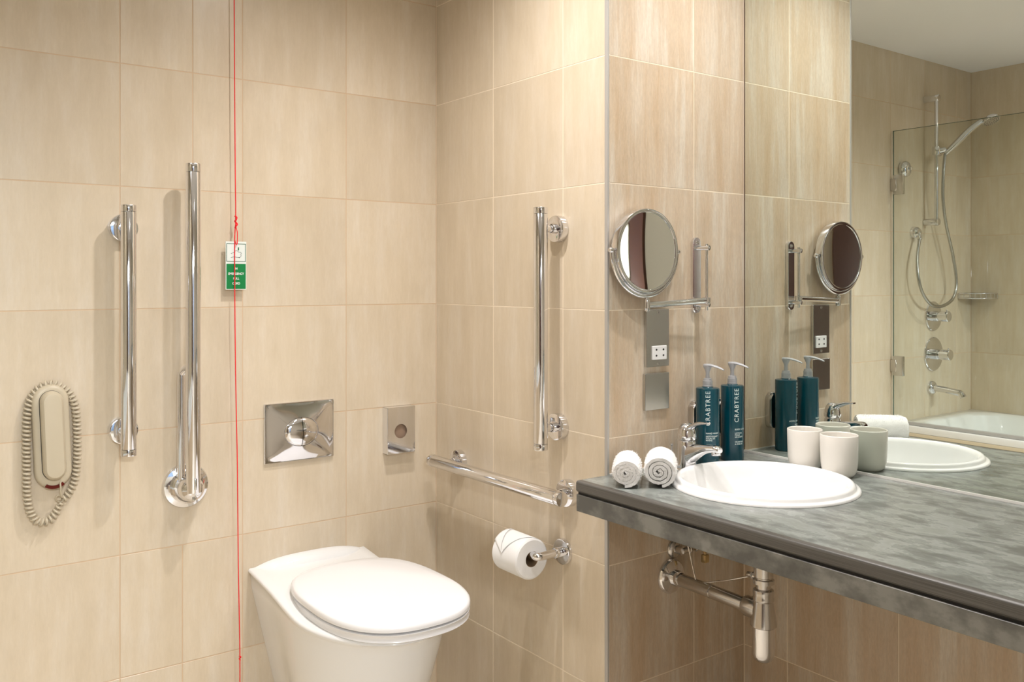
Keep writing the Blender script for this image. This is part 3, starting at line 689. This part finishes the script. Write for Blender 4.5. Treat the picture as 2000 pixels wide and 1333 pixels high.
bm = new(); lathe(bm, [(0.0198, -0.0505), (0.0188, -0.0505), (0.0188, 0.0505), (0.0198, 0.0505)], (RXc, -0.5345, RZc), (0, 1, 0), 40); obj('card_core', bm, M['brown_glue'], t, 40)
# folded top sheet: two creased flaps meeting in a point, wrapped over the roll
bm = new()
def onroll(y, ang, lift): return (RXc-(RR+lift)*math.sin(ang), y, RZc+(RR+lift)*math.cos(ang))
def flap(pts, lift0, lift1):
    n = 12; (ya, aa), (yb, ab), (yc, ac) = pts; rows = []
    for i in range(n+1):
        s = i/n; row = []
        for j in range(9):
            u = j/8
            y = (ya*(1-u)+yb*u)*(1-s)+yc*s; a = (aa*(1-u)+ab*u)*(1-s)+ac*s
            row.append(bm.verts.new(onroll(y, a, lift0+(lift1-lift0)*s)))
        rows.append(row)
    for r0, r1 in zip(rows, rows[1:]):
        for j in range(8): bm.faces.new((r0[j], r0[j+1], r1[j+1], r1[j]))
y0, y1 = -0.4845, -0.5845
flap([(y0, -0.35), (y1, -0.35), ((y0+y1)/2+0.006, 1.35)], 0.0010, 0.0030)
flap([(y0, -0.35), (y0, 0.9), ((y0+y1)/2+0.006, 1.35)], 0.0022, 0.0038)
o = obj('folded_sheet', bm, M['tissue'], t, 60, weld=False)
so = o.modifiers.new('sol', 'SOLIDIFY'); so.thickness = 0.0004

# ------------------------------------------------------------------ flush plate
t = thing('flush_plate', 'polished chrome flush plate with round split button above the toilet', 'flush plate', (-0.4395, 0, 0.858))
FX0, FX1, FZ0, FZ1 = -0.5395, -0.3400, 0.7785, 0.9385
cx, cz = (FX0+FX1)/2, (FZ0+FZ1)/2; hx, hz = (FX1-FX0)/2, (FZ1-FZ0)/2
bm = new(); R = []
def rect(k, y, n=10):
    o = []
    for i in range(n): o.append((-1+2*i/n, -1))
    for i in range(n): o.append((1, -1+2*i/n))
    for i in range(n): o.append((1-2*i/n, 1))
    for i in range(n): o.append((-1, 1-2*i/n))
    return [(cx+x*hx*k, y, cz+z*hz*k) for x, z in o]
def rect_blend(k, y, e):
    o = []; r = rect(1, y)
    for (x, _, z) in r:
        dx, dz = x-cx, z-cz; L = math.hypot(dx/hx, dz/hz)
        ex, ez = dx/L, dz/L                           # ellipse direction
        o.append((cx+(dx*(1-e)+ex*e)*k, y, cz+(dz*(1-e)+ez*e)*k))
    return o
R = [rect(1, -0.0003), rect(1, -0.0075), rect(0.985, -0.009), rect(0.965, -0.0088)]
for s in (0.2, 0.4, 0.6, 0.8, 1.0):
    k = 0.965-(0.965-0.5)*s; R.append(rect_blend(k, -0.0088-0.010*(s**0.8), s**1.5))
R += [rect_blend(0.49, -0.0170, 1), rect_blend(0.02, -0.0170, 1)]
loft(bm, R); obj('frame_plate', bm, M['chrome'], t, 25)
for s in (-1, 1):
    bm = new(); rows = []
    nA = 20; rad = [1.0, 0.97, 0.85, 0.65, 0.4, 0.15, 0.0]
    bx, bz = 0.5*hx*0.97, 0.5*hz*0.97
    for r in rad:
        row = []
        for i in range(nA+1):
            a = -PI/2+PI*i/nA; x = max(0.0009, bx*r*math.cos(a)); row.append(bm.verts.new((cx+s*x, -0.0165-(0.0135*math.sqrt(max(0, 1-r*r*0.98))), cz+bz*r*math.sin(a))))
        rows.append(row)
    rim = [bm.verts.new((v.co.x, -0.0150, v.co.z)) for v in rows[0]]; rows.insert(0, rim)
    for r0, r1 in zip(rows, rows[1:]):
        for i in range(nA): bm.faces.new((r0[i], r0[i+1], r1[i+1], r1[i]))
    bmesh.ops.remove_doubles(bm, verts=bm.verts, dist=1e-5)
    obj('flush_button', bm, M['chrome'], t, 50)

# ------------------------------------------------------------------ sanitary bag dispenser
t = thing('bag_dispenser', 'slim polished steel bag dispenser with round hole on the back wall', 'dispenser', (-0.1363, 0, 0.834))
bm = new(); X0, X1, Z0, Z1 = -0.1822, -0.0905, 0.7665, 0.9012; hxx, hzz = -0.1387, 0.8310; rh = 0.0205
# front with a round hole
fr = slab_with_hole(-0.0300, -0.0285, X0+0.001, X1-0.001, Z0+0.001, Z1-0.001, hxx, hzz, rh, 48)
for v in fr.verts: v.co = Vector((v.co.x, v.co.z, v.co.y))
join(bm, fr)
box(bm, X0, X0+0.0015, -0.0293, -0.0003, Z0, Z1, 0.0005, 1); box(bm, X1-0.0015, X1, -0.0293, -0.0003, Z0, Z1, 0.0005, 1)
box(bm, X0, X1, -0.0293, -0.0003, Z1-0.0015, Z1, 0.0005, 1); box(bm, X0, X1, -0.0293, -0.0003, Z0, Z0+0.0015, 0.0005, 1)
obj('case', bm, M['chrome'], t)
bm = new(); box(bm, X0+0.004, X1-0.004, -0.022, -0.002, Z0+0.004, Z1-0.004); obj('paper_bags', bm, mat('brown_paper', rgb(150, 126, 106), 0.9), t)

# ------------------------------------------------------------------ wall phone
ROT = math.radians(-2.4); PX, PZ = -1.0515, 0.9085
t = thing('wall_phone', 'cream wall telephone with coiled cord at far left', 'telephone', (PX, 0, PZ))
def ph(x, y, z): c, s = math.cos(ROT), math.sin(ROT); return (PX+x*c+z*s, y, PZ-x*s+z*c)
def stad_loft(bm, specs, n=14, zoff=0):
    R = []
    for wd, h, y in specs: R.append([ph(x, y, z+zoff) for x, z in stadium(wd, h, n)])
    loft(bm, R)
bm = new(); stad_loft(bm, [(0.078, 0.242, -0.0003), (0.079, 0.243, -0.010), (0.076, 0.240, -0.020), (0.068, 0.232, -0.0245), (0.058, 0.220, -0.0255)]); obj('cradle', bm, M['phone'], t, 40)
bm = new(); stad_loft(bm, [(0.050, 0.207, -0.0235), (0.050, 0.207, -0.0262)], zoff=0.004); obj('cradle_gap', bm, M['hole'], t, 40)
bm = new(); stad_loft(bm, [(0.0475, 0.205, -0.026), (0.0475, 0.205, -0.040), (0.045, 0.202, -0.0445), (0.036, 0.192, -0.0495), (0.030, 0.186, -0.0500)], zoff=0.0045); obj('handset', bm, M['phone'], t, 28)
bm = new(); rows = []
for r in (0.0268, 0.0345):
    for y in (-0.0249,):
        rows.append([ph(r*math.cos(a), y-0.0012, -0.0865+r*math.sin(a)) for a in [math.radians(232+ (308-232)*i/12) for i in range(13)]])
for A_, B_ in ((rows[0], rows[1]),):
    va = [bm.verts.new(p) for p in A_]; vb = [bm.verts.new(p) for p in B_]
    vc = [bm.verts.new((p[0], p[1]+0.004, p[2])) for p in A_]; vd = [bm.verts.new((p[0], p[1]+0.004, p[2])) for p in B_]
    for i in range(12):
        bm.faces.new((va[i], va[i+1], vb[i+1], vb[i])); bm.faces.new((va[i], vc[i], vc[i+1], va[i+1])); bm.faces.new((vb[i], vb[i+1], vd[i+1], vd[i]))
o = obj('indicator_window', bm, M['phone_window'], t); o['label'] = 'dark red indicator window'
# coiled cord
path = smooth_path([(-1.0295, -0.012, 0.755), (-1.0175, -0.012, 0.768), (-1.005, -0.012, 0.790), (-0.9985, -0.011, 0.825), (-0.9965, -0.010, 0.875), (-0.9975, -0.010, 0.925), (-1.0005, -0.010, 0.968), (-1.012, -0.010, 1.002), (-1.032, -0.010, 1.022), (-1.0545, -0.010, 1.030), (-1.078, -0.010, 1.021), (-1.0955, -0.011, 0.996), (-1.1025, -0.012, 0.955), (-1.1035, -0.013, 0.90), (-1.103, -0.013, 0.84), (-1.1025, -0.013, 0.785), (-1.0965, -0.014, 0.742), (-1.082, -0.014, 0.716), (-1.061, -0.014, 0.712), (-1.043, -0.013, 0.728), (-1.034, -0.012, 0.750)], 14)
L = [0]
for a, b in zip(path, path[1:]): L.append(L[-1]+(b-a).length)
tot = L[-1]; pitch = 0.0098; cr = 0.0076; pts = []; i = 0; nst = int(tot/pitch*14)
for k in range(nst+1):
    s = tot*k/nst
    while i < len(L)-2 and L[i+1] < s: i += 1
    f = (s-L[i])/(L[i+1]-L[i]); p = path[i].lerp(path[i+1], f); tg = (path[i+1]-path[i]).normalized()
    yv = Vector((0, 1, 0)); sv = tg.cross(yv).normalized(); a = 2*PI*s/pitch
    r = cr*(1 if 0.02 < s/tot < 0.98 else 0.8)
    pts.append(p+sv*(r*math.cos(a))+yv*(r*math.sin(a)))
bm = new(); sweep(bm, pts, 0.0026, 6); o = obj('coiled_cord', bm, M['phone'], t, 60)
bm = new(); sweep(bm, smooth_path([(-1.0360, -0.0275, 0.802), (-1.0352, -0.029, 0.790), (-1.0345, -0.026, 0.775), (-1.031, -0.020, 0.765), (-1.026, -0.014, 0.762), (-1.0295, -0.010, 0.752), (-1.039, -0.012, 0.755), (-1.044, -0.018, 0.763), (-1.040, -0.022, 0.771), (-1.033, -0.020, 0.768)], 8), 0.0019, 8); obj('cord_tail', bm, M['phone'], t, 60)

# ------------------------------------------------------------------ emergency pull cord with tag
YP = -0.022
t = thing('pull_cord', 'thin red emergency pull cord hanging from the ceiling before the back wall', 'cord', (-0.622, YP, CEIL))
bm = new(); sweep(bm, smooth_path([(-0.628, YP, CEIL), (-0.6262, YP, 2.0), (-0.6247, YP, 1.7336), (-0.6235, YP, 1.56), (-0.6222, YP, 1.434), (-0.6247, YP, 1.374), (-0.6250, YP-0.0018, 1.20), (-0.622, YP, 1.0), (-0.618, YP, 0.80), (-0.6153, YP, 0.534), (-0.6112, YP, 0.29), (-0.6126, YP, 0.10)], 6), 0.00135, 8); obj('string', bm, M['red_cord'], t, 60)
bm = new(); sweep(bm, smooth_path([(-0.6245, YP, 1.438), (-0.6205, YP-0.003, 1.434), (-0.6225, YP-0.004, 1.428), (-0.6245, YP-0.001, 1.424), (-0.6205, YP+0.002, 1.421), (-0.6190, YP-0.002, 1.416), (-0.6222, YP-0.003, 1.412), (-0.6235, YP, 1.407)], 6), 0.0021, 8); obj('knot', bm, M['red_cord'], t, 60)
bm = new(); sweep(bm, smooth_path([(-0.6220, YP-0.001, 1.410), (-0.6188, YP-0.002, 1.396), (-0.6186, YP-0.002, 1.375), (-0.6195, YP-0.0035, 1.366), (-0.6215, YP-0.004, 1.3635), (-0.6225, YP-0.003, 1.366), (-0.6255, YP-0.001, 1.38), (-0.6240, YP-0.001, 1.398), (-0.6222, YP, 1.41)], 6), 0.0011, 8); obj('loop', bm, M['red_cord'], t, 60)
bm = new(); sweep(bm, smooth_path([(-0.6130, YP, 0.292), (-0.6095, YP-0.002, 0.288), (-0.6120, YP+0.001, 0.284), (-0.6100, YP, 0.279)], 5), 0.0018, 8); obj('knot', bm, M['red_cord'], t, 60)
TX0, TX1, TZ0, TZ1 = -0.6480, -0.5935, 1.2465, 1.3715
t = thing('emergency_tag', 'small green and white emergency tag tied to the red cord', 'sign', (-0.6205, YP+0.0022, 1.309))
bm = new(); box(bm, TX0, TX1, YP+0.0013, YP+0.0027, TZ0, TZ1, 0.0003, 1); obj('card', bm, M['card'], t)
yq = YP+0.00115
bm = new(); box(bm, -0.6462, -0.5952, yq, yq+0.0002, 1.2480, 1.3135); obj('green_panel', bm, M['green'], t)
bm = new()
for a in ((-0.6462, -0.6447, 1.3190, 1.3660), (-0.5967, -0.5952, 1.3190, 1.3660), (-0.6462, -0.5952, 1.3190, 1.3205), (-0.6462, -0.5952, 1.3645, 1.3660)): box(bm, a[0], a[1], yq, yq+0.0002, a[2], a[3])
obj('pictogram_border', bm, mat('sign_dark_green', rgb(44, 96, 66), 0.5), t)
# pictogram: a hand pulling down on a cord
bm = new()
def stroke(pts, r=0.0005): join(bm, sweep(new(), [(x, yq, z) for x, z in pts], r, 6))
stroke([(-0.6340, 1.3400), (-0.6275, 1.3425), (-0.6210, 1.3480)]); stroke([(-0.6210, 1.3480), (-0.6175, 1.3475), (-0.6140, 1.3440)])
stroke([(-0.6345, 1.3295), (-0.6260, 1.3320), (-0.6200, 1.3305), (-0.6125, 1.3300), (-0.6085, 1.3320), (-0.6075, 1.3355), (-0.6085, 1.3380), (-0.6070, 1.3405), (-0.6085, 1.3440), (-0.6140, 1.3440)])
stroke([(-0.6140, 1.3300), (-0.6110, 1.3295)], 0.0009)
obj('hand_drawing', bm, M['ink'], t)
bm = new(); box(bm, -0.6160, -0.6130, yq-0.0002, yq+0.0002, 1.3485, 1.3565, 0.0001, 1); obj('cord_drawing', bm, mat('sign_green_mark', rgb(0, 92, 52), 0.5), t)
bm = new()
for s_, z in (('IN', 1.3010), ('EMERGENCY', 1.2875), ('PULL', 1.2750), ('CORD', 1.2622)):
    join(bm, text_bm(s_, 0.0078, lambda u, v: (-0.6207+u*0.92, yq-0.00012, v+z), thick=0.00025, sub=0))
obj('lettering', bm, M['card'], t, None, weld=False)

# ------------------------------------------------------------------ toilet
TXc = -0.410
t = thing('toilet', 'white wall-hung toilet with closed lid in the tiled niche', 'toilet', (TXc, 0, 0.06))
def sm(a, b, x): x = max(0, min(1, (x-a)/(b-a))); return x*x*(3-2*x)
def halfw(y, z):
    """half width of the pan at depth y (0 = wall, growing to the front) and height z"""
    k = max(0, min(1, (z-0.06)/0.44))
    yf = 0.315+0.282*k**0.5                      # front of this slice
    wb = 0.070+0.1025*k**1.0                      # rear plinth
    we = 0.092+0.088*k**0.5; yc = yf-(0.17+0.09*k)
    le = yf-yc
    if y >= yf: return 0
    el = we*math.sqrt(max(0, 1-((y-yc)/le)**2)) if y > yc else we
    s = sm(0.10, max(0.14, yc), y)
    return min(el if y > yc else 1, wb*(1-s)+we*s) if y <= yc else el
def ring(z, n=22, inset=0.0, zt=None):
    k = max(0, min(1, (z-0.06)/0.44)); yf = 0.315+0.282*k**0.5
    ys = []
    for i in range(n+1):
        u = i/n; ys.append(yf*(1-(1-u)**1.0) if False else yf*math.sin(u*PI/2))
    R_, L_ = [], []
    for y in ys:
        wv = max(0, halfw(y, z)-inset) if y < yf-1e-6 else 0.0
        yy = max(0.0004, y-inset*(y/yf))
        zz = zt(yy) if zt else z
        R_.append((TXc+wv, -yy, zz)); L_.append((TXc-wv, -yy, zz))
    return R_+L_[-2::-1]
top = lambda y: 0.507-0.032*max(0, min(1, y/0.33))
top_side = lambda y: top(y)-0.012
bm = new()
zs = [0.06, 0.075, 0.11, 0.15, 0.20, 0.25, 0.30, 0.34, 0.38, 0.41, 0.435, 0.455]
R = [ring(0.062, inset=0.02)]+[ring(z) for z in zs]
R.append(ring(0.47, zt=lambda y: min(top(y)-0.014, 0.5)))
R.append(ring(0.497, inset=-0.0, zt=lambda y: top(y)-0.008)); R.append(ring(0.499, inset=0.0015, zt=lambda y: top(y)-0.003)); R.append(ring(0.5, inset=0.006, zt=lambda y: top(y)))
R.append(ring(0.5, inset=0.03, zt=lambda y: top(y))); R.append(ring(0.5, inset=0.08, zt=lambda y: top(y)-0.001))
V = [[bm.verts.new(p) for p in r] for r in R]; n_ = len(V[0])
for a, b in zip(V, V[1:]):
    for k in range(n_): 
        try: bm.faces.new((a[k], a[(k+1) % n_], b[(k+1) % n_], b[k]))
        except ValueError: pass
# close the top by joining left and right sides
for last in (V[-1], V[0]):
    h = n_//2
    for i in range(h):
        q = [last[i], last[i+1], last[(n_-i-2) % n_], last[(n_-i-1) % n_]]
        q = list(dict.fromkeys(q))
        if len(q) >= 3:
            try: bm.faces.new(q)
            except ValueError: pass
bmesh.ops.remove_doubles(bm, verts=bm.verts, dist=1e-5)
pan = obj('pan', bm, M['ceramic'], t, 60)
# raised rear ledge against the wall
bm = new(); R = []
for i in range(25):
    u = -1+2*i/24; x = TXc+0.158*u; hgt = 0.020*(1-abs(u)**3.0)+0.001
    dpt = 0.030*(1-abs(u)**6)+0.006
    R.append([(x, -0.0004, 0.500), (x, -0.0004, 0.504+hgt), (x, -0.0004-dpt*0.45, 0.5035+hgt), (x, -0.0004-dpt*0.85, 0.503+hgt*0.55), (x, -0.0004-dpt, 0.5005)])
loft(bm, R); obj('rear_ledge', bm, M['ceramic'], t, 60)
# seat and lid
LX = -0.3820
def lid_ring(k, z, dy=0.0, n=72):
    w2, yb, yf = 0.1835, -0.110, -0.612; ym = -0.375; out = []
    for i in range(n):
        a = 2*PI*i/n; c, s = math.cos(a), math.sin(a)
        e, hy = (3.0, yb-ym) if s > 0 else (2.45, ym-yf)
        r = (abs(c)**e+abs(s)**e)**(-1/e)
        out.append((LX+(w2*r*c)-math.copysign(k, c)*min(1, abs(c)*2), ym+hy*r*s-math.copysign(k, s)*min(1, abs(s)*2)+dy, z))
    return out
bm = new(); loft(bm, [lid_ring(0.004, 0.4745), lid_ring(-0.002, 0.4765), lid_ring(-0.004, 0.4815), lid_ring(-0.003, 0.4880), lid_ring(0.001, 0.4925), lid_ring(0.006, 0.4940)]); obj('seat', bm, M['lid'], t, 50)
bm = new(); loft(bm, [lid_ring(0.010, 0.4935), lid_ring(0.010, 0.4990)]); obj('seat_gap', bm, mat('seat_shadow_gap', (0.30, 0.29, 0.28, 1), 0.6), t, 40)
bm = new(); loft(bm, [lid_ring(0.006, 0.4975), lid_ring(0.0005, 0.4990), lid_ring(-0.0005, 0.5035), lid_ring(0.001, 0.5100), lid_ring(0.0045, 0.5140), lid_ring(0.010, 0.5158), lid_ring(0.03, 0.5170), lid_ring(0.08, 0.5175)]); obj('lid', bm, M['lid'], t, 50)

# ------------------------------------------------------------------ bath seen in the mirror
BXR, BYE, BZ = -1.500, -1.70, 0.605
t = thing('bathtub', 'white bathtub with tiled front along the left wall', 'bathtub', (-1.875, -0.85, 0))
def rrect(x0, x1, y0, y1, r, z, n=8):
    o = []
    for cx_, cy_, a0 in ((x1-r, y1-r, 0), (x0+r, y1-r, 90), (x0+r, y0+r, 180), (x1-r, y0+r, 270)):
        for i in range(n+1): a = math.radians(a0+90*i/n); o.append((cx_+r*math.cos(a), cy_+r*math.sin(a), z))
    return o
x0, x1, y0, y1 = XL+0.0005, BXR+0.012, BYE, -0.0005
bm = new(); loft(bm, [rrect(x0, x1, y0, y1, 0.01, BZ-0.03), rrect(x0, x1, y0, y1, 0.01, BZ-0.004), rrect(x0+0.003, x1-0.004, y0+0.004, y1-0.003, 0.012, BZ),
    rrect(x0+0.05, x1-0.055, y0+0.06, y1-0.07, 0.16, BZ), rrect(x0+0.062, x1-0.067, y0+0.075, y1-0.085, 0.155, BZ-0.008), rrect(x0+0.08, x1-0.085, y0+0.12, y1-0.11, 0.15, BZ-0.12),
    rrect(x0+0.11, x1-0.115, y0+0.2, y1-0.16, 0.14, BZ-0.34), rrect(x0+0.17, x1-0.175, y0+0.3, y1-0.22, 0.10, BZ-0.385)], cap0=False); obj('tub', bm, M['ceramic'], t, 50)
bm = new(); lathe(bm, [(0, 0), (0.030, 0), (0.032, 0.003), (0.030, 0.008), (0.02, 0.010), (0, 0.010)], (-1.875, -0.104, BZ-0.10), (0, -1, 0.15), 32); obj('overflow_cover', bm, M['chrome'], t, 40)
bm = new(); box(bm, BXR-0.05, BXR-0.0006, BYE, -0.0005, 0, BZ-0.031); pn = obj('bath_panel', bm, M['grout_cream'], t)
for i in range(6):
    for j, (za, zb) in enumerate(((0.005, 0.27), (0.27, 0.556))):
        ya, yb = -0.005-0.3*i, max(-0.005-0.3*(i+1), BYE)
        if ya-yb < 0.02: continue
        o = D.objects.new('tile', tile_mesh(ya-yb-2*G, zb-za-2*G, M['tile_cream'])); COL.objects.link(o); o.parent = pn
        o.rotation_euler = (0, 0, PI/2); o.location = Vector((BXR-T, (ya+yb)/2, (za+zb)/2))-WL[pn.name]
bm = new(); box(bm, BXR-0.012, BXR+0.013, BYE, -0.0005, 0.558, BZ-0.031, 0.002, 1); obj('edge_strip', bm, mat('cream_edge', rgb(226, 214, 190), 0.4), t)

GX = -1.5065
t = thing('bath_screen', 'clear glass bath screen on two steel hinges beside the bathtub', 'screen', (GX, -0.45, 0.62))
bm = new(); box(bm, GX-0.003, GX+0.003, -0.92, -0.012, 0.622, 1.967, 0.0006, 1); obj('glass_pane', bm, M['glass'], t)
bm = new(); box(bm, GX-0.0031, GX+0.0031, -0.0122, -0.0100, 0.622, 1.967); box(bm, GX-0.0031, GX+0.0031, -0.92, -0.010, 1.967, 1.9685); obj('pane_edge', bm, M['glass_edge'], t)
bm = new(); box(bm, GX-0.006, GX+0.006, -0.92, -0.012, BZ+0.0005, 0.6225, 0.002, 1); obj('bottom_seal', bm, mat('grey_seal', (0.5, 0.5, 0.5, 1), 0.3), t)
for z in (1.7165, 0.873):
    bm = new(); box(bm, GX-0.009, GX+0.009, -0.062, -0.013, z-0.046, z+0.046, 0.003, 2); h = obj('hinge', bm, M['satin'], t, 40)
    bm = new(); box(bm, GX-0.011, GX+0.011, -0.030, -0.0005, z-0.028, z+0.028, 0.002, 1); obj('hinge_knuckle', bm, M['dull_chrome'], h, 40)

# shower riser
SX, SY = -1.797, -0.060
t = thing('shower_riser', 'chrome shower riser rail with hand shower above the bathtub', 'shower', (SX, 0, 1.85))
bm = new(); cyl(bm, (SX, SY, 1.535), (SX, SY, 2.165), 0.0095, 0.001, 24); obj('riser_rail', bm, M['chrome'], t, 40)
for z in (2.150, 1.553):
    bm = new(); cyl(bm, (SX, -0.0005, z), (SX, SY-0.013, z), 0.0165, 0.002, 28); obj('rail_bracket', bm, M['chrome'], t, 40)
bm = new(); cyl(bm, (SX, SY, 1.875), (SX, SY, 1.915), 0.0175, 0.002, 24); cyl(bm, (SX, SY, 1.893), (SX-0.028, SY-0.030, 1.900), 0.013, 0.002, 20); cyl(bm, (SX+0.0, SY, 1.893), (SX-0.045, SY+0.010, 1.887), 0.016, 0.002, 24); obj('slider', bm, M['chrome'], t, 40)
h0 = Vector((-1.826, -0.088, 1.880)); h1 = Vector((-1.925, -0.215, 2.028)); 
bm = new(); cu = smooth_path([h0, h0.lerp(h1, 0.3)+Vector((0, 0, 0.004)), h0.lerp(h1, 0.65)+Vector((0, 0, 0.012)), h1+Vector((0, 0, 0.004))], 6)
sweep(bm, cu, [0.0105+0.005*math.sin(PI*i/(len(cu)-1))**0.7 for i in range(len(cu))], 18); hs = obj('hand_shower', bm, M['chrome'], t, 50)
dd = (h1-h0).normalized(); hc = h1+Vector((dd.x, dd.y, 0)).normalized()*0.038+Vector((0, 0, 0.006)); ax = Vector((0.10, -0.42, -0.85)).normalized()
bm = new(); lathe(bm, [(0, -0.022), (0.020, -0.020), (0.034, -0.012), (0.0405, -0.002), (0.0405, 0.005), (0.038, 0.008), (0, 0.0085)], hc, ax, 36); obj('shower_head', bm, M['chrome'], hs, 40)
bm = new(); u_, v_, _ = frame(ax)
for r, n in ((0.012, 8), (0.022, 14), (0.031, 20)):
    for i in range(n):
        a = 2*PI*i/n; join(bm, lathe(new(), [(0, 0.0095), (0.0016, 0.0092), (0.0016, 0.008)], hc+u_*r*math.cos(a)+v_*r*math.sin(a), ax, 6))
o = obj('spray_nozzles', bm, M['dark'], hs); o['kind'] = 'stuff'
hp = smooth_path([(-1.826, -0.088, 1.882), (-1.822, -0.085, 1.83), (-1.822, -0.08, 1.76), (-1.84, -0.07, 1.66), (-1.885, -0.062, 1.54), (-1.952, -0.06, 1.392), (-1.985, -0.06, 1.266), (-1.955, -0.06, 1.185), (-1.858, -0.06, 1.147), (-1.755, -0.06, 1.153), (-1.672, -0.06, 1.212), (-1.640, -0.055, 1.30), (-1.655, -0.045, 1.39), (-1.690, -0.036, 1.470)], 26)
hr = [0.0072+0.0011*math.cos(i*PI*0.5) for i in range(len(hp))]
bm = new(); sweep(bm, hp, [0.0078 if i % 2 else 0.0064 for i in range(len(hp))], 12); obj('shower_hose', bm, M['hose'], t, 70)
t = thing('wall_outlet_elbow', 'small chrome water outlet elbow where the shower hose starts', 'pipe fitting', (-1.697, 0, 1.497))
bm = new(); lathe(bm, [(0, 0.0005), (0.0285, 0.0005), (0.0285, 0.012), (0.0255, 0.024), (0.018, 0.032), (0, 0.034)], (-1.697, 0, 1.500), (0, -1, 0), 32); cyl(bm, (-1.697, -0.026, 1.500), (-1.691, -0.035, 1.466), 0.0115, 0.001, 20); obj('elbow', bm, M['chrome'], t, 40)
def valve(z, r, label, L):
    t = thing('shower_valve', label, 'valve', (-1.8746, 0, z), 'shower valves')
    bm = new(); lathe(bm, [(0, 0.0005), (r, 0.0005), (r, 0.005), (r*0.965, 0.008), (0.034, 0.010), (0, 0.010)], (-1.8746, 0, z), (0, -1, 0), 56); obj('back_plate', bm, M['chrome'], t, 35)
    bm = new(); lathe(bm, [(0, 0.008), (0.0255, 0.008), (0.0255, 0.028), (0.0225, 0.032), (0.0225, 0.044), (0.0265, 0.046), (0.0265, L-0.003), (0.024, L), (0, L)], (-1.8746, 0, z), (0, -1, 0), 40); k = obj('control_knob', bm, M['chrome'], t, 35)
    bm = new(); cyl(bm, (-1.8746, -L+0.012, z+0.026), (-1.8746, -L+0.012, z+0.034), 0.0035, 0.0005, 12); obj('knob_stop', bm, M['chrome'], k, 40)
valve(1.0945, 0.0725, 'upper round chrome shower valve, behind the hanging hose', 0.082)
valve(0.9080, 0.0835, 'lower round chrome shower valve, above the bath spout', 0.090)
t = thing('bath_spout', 'chrome bath spout on the wall over the bathtub', 'tap', (-1.8555, 0, 0.745))
bm = new(); lathe(bm, [(0, 0.0005), (0.033, 0.0005), (0.033, 0.010), (0.028, 0.017), (0.017, 0.020), (0, 0.020)], (-1.8555, 0, 0.745), (0, -1, 0), 36); obj('rosette', bm, M['chrome'], t, 40)
bm = new(); sweep(bm, smooth_path([(-1.8555, -0.015, 0.745), (-1.8555, -0.07, 0.740), (-1.8555, -0.125, 0.7335), (-1.8555, -0.150, 0.728), (-1.8555, -0.160, 0.712)], 6), 0.0155, 24); obj('spout_pipe', bm, M['chrome'], t, 50)
t = thing('clothesline_reel', 'round chrome clothesline reel on the wall beside the bath screen', 'reel', (-1.600, 0, 1.797))
bm = new(); lathe(bm, [(0, 0.0005), (0.036, 0.0005), (0.0385, 0.006), (0.0385, 0.016), (0.034, 0.027), (0.022, 0.034), (0, 0.036)], (-1.600, 0, 1.797), (0, -1, 0), 44); obj('reel_case', bm, M['chrome'], t, 40)
bm = new(); lathe(bm, [(0, 0.034), (0.008, 0.034), (0.010, 0.042), (0.0075, 0.048), (0, 0.050)], (-1.600, 0, 1.797), (0, -1, 0), 24); obj('pull_knob', bm, M['chrome'], t, 40)
# corner soap basket
t = thing('soap_basket', 'chrome wire soap basket in the corner above the bathtub', 'basket', (XL+0.06, -0.06, 1.19))
bm = new()
for z in (1.180, 1.205):
    ar = [(XL+0.006+0.13*math.sin(a), -0.006-0.13*math.cos(a), z) for a in [PI/2*i/16 for i in range(17)]]
    join(bm, sweep(new(), ar+[(XL+0.004, -0.004, z)]+[ar[0]], 0.003, 8))
for i in range(0, 9):
    a = PI/2*i/8; p = (XL+0.006+0.13*math.sin(a), -0.006-0.13*math.cos(a)); join(bm, sweep(new(), [(p[0], p[1], 1.205), (p[0], p[1], 1.180)], 0.0018, 6))
obj('wire_rim', bm, M['chrome'], t, 60)
bm = new(); f0 = [(XL+0.006+0.127*math.sin(a), -0.006-0.127*math.cos(a)) for a in [PI/2*i/16 for i in range(17)]]+[(XL+0.005, -0.005)]
loft(bm, [[(x, y, z) for x, y in f0] for z in (1.178, 1.181)]); obj('basket_floor', bm, M['satin'], t)
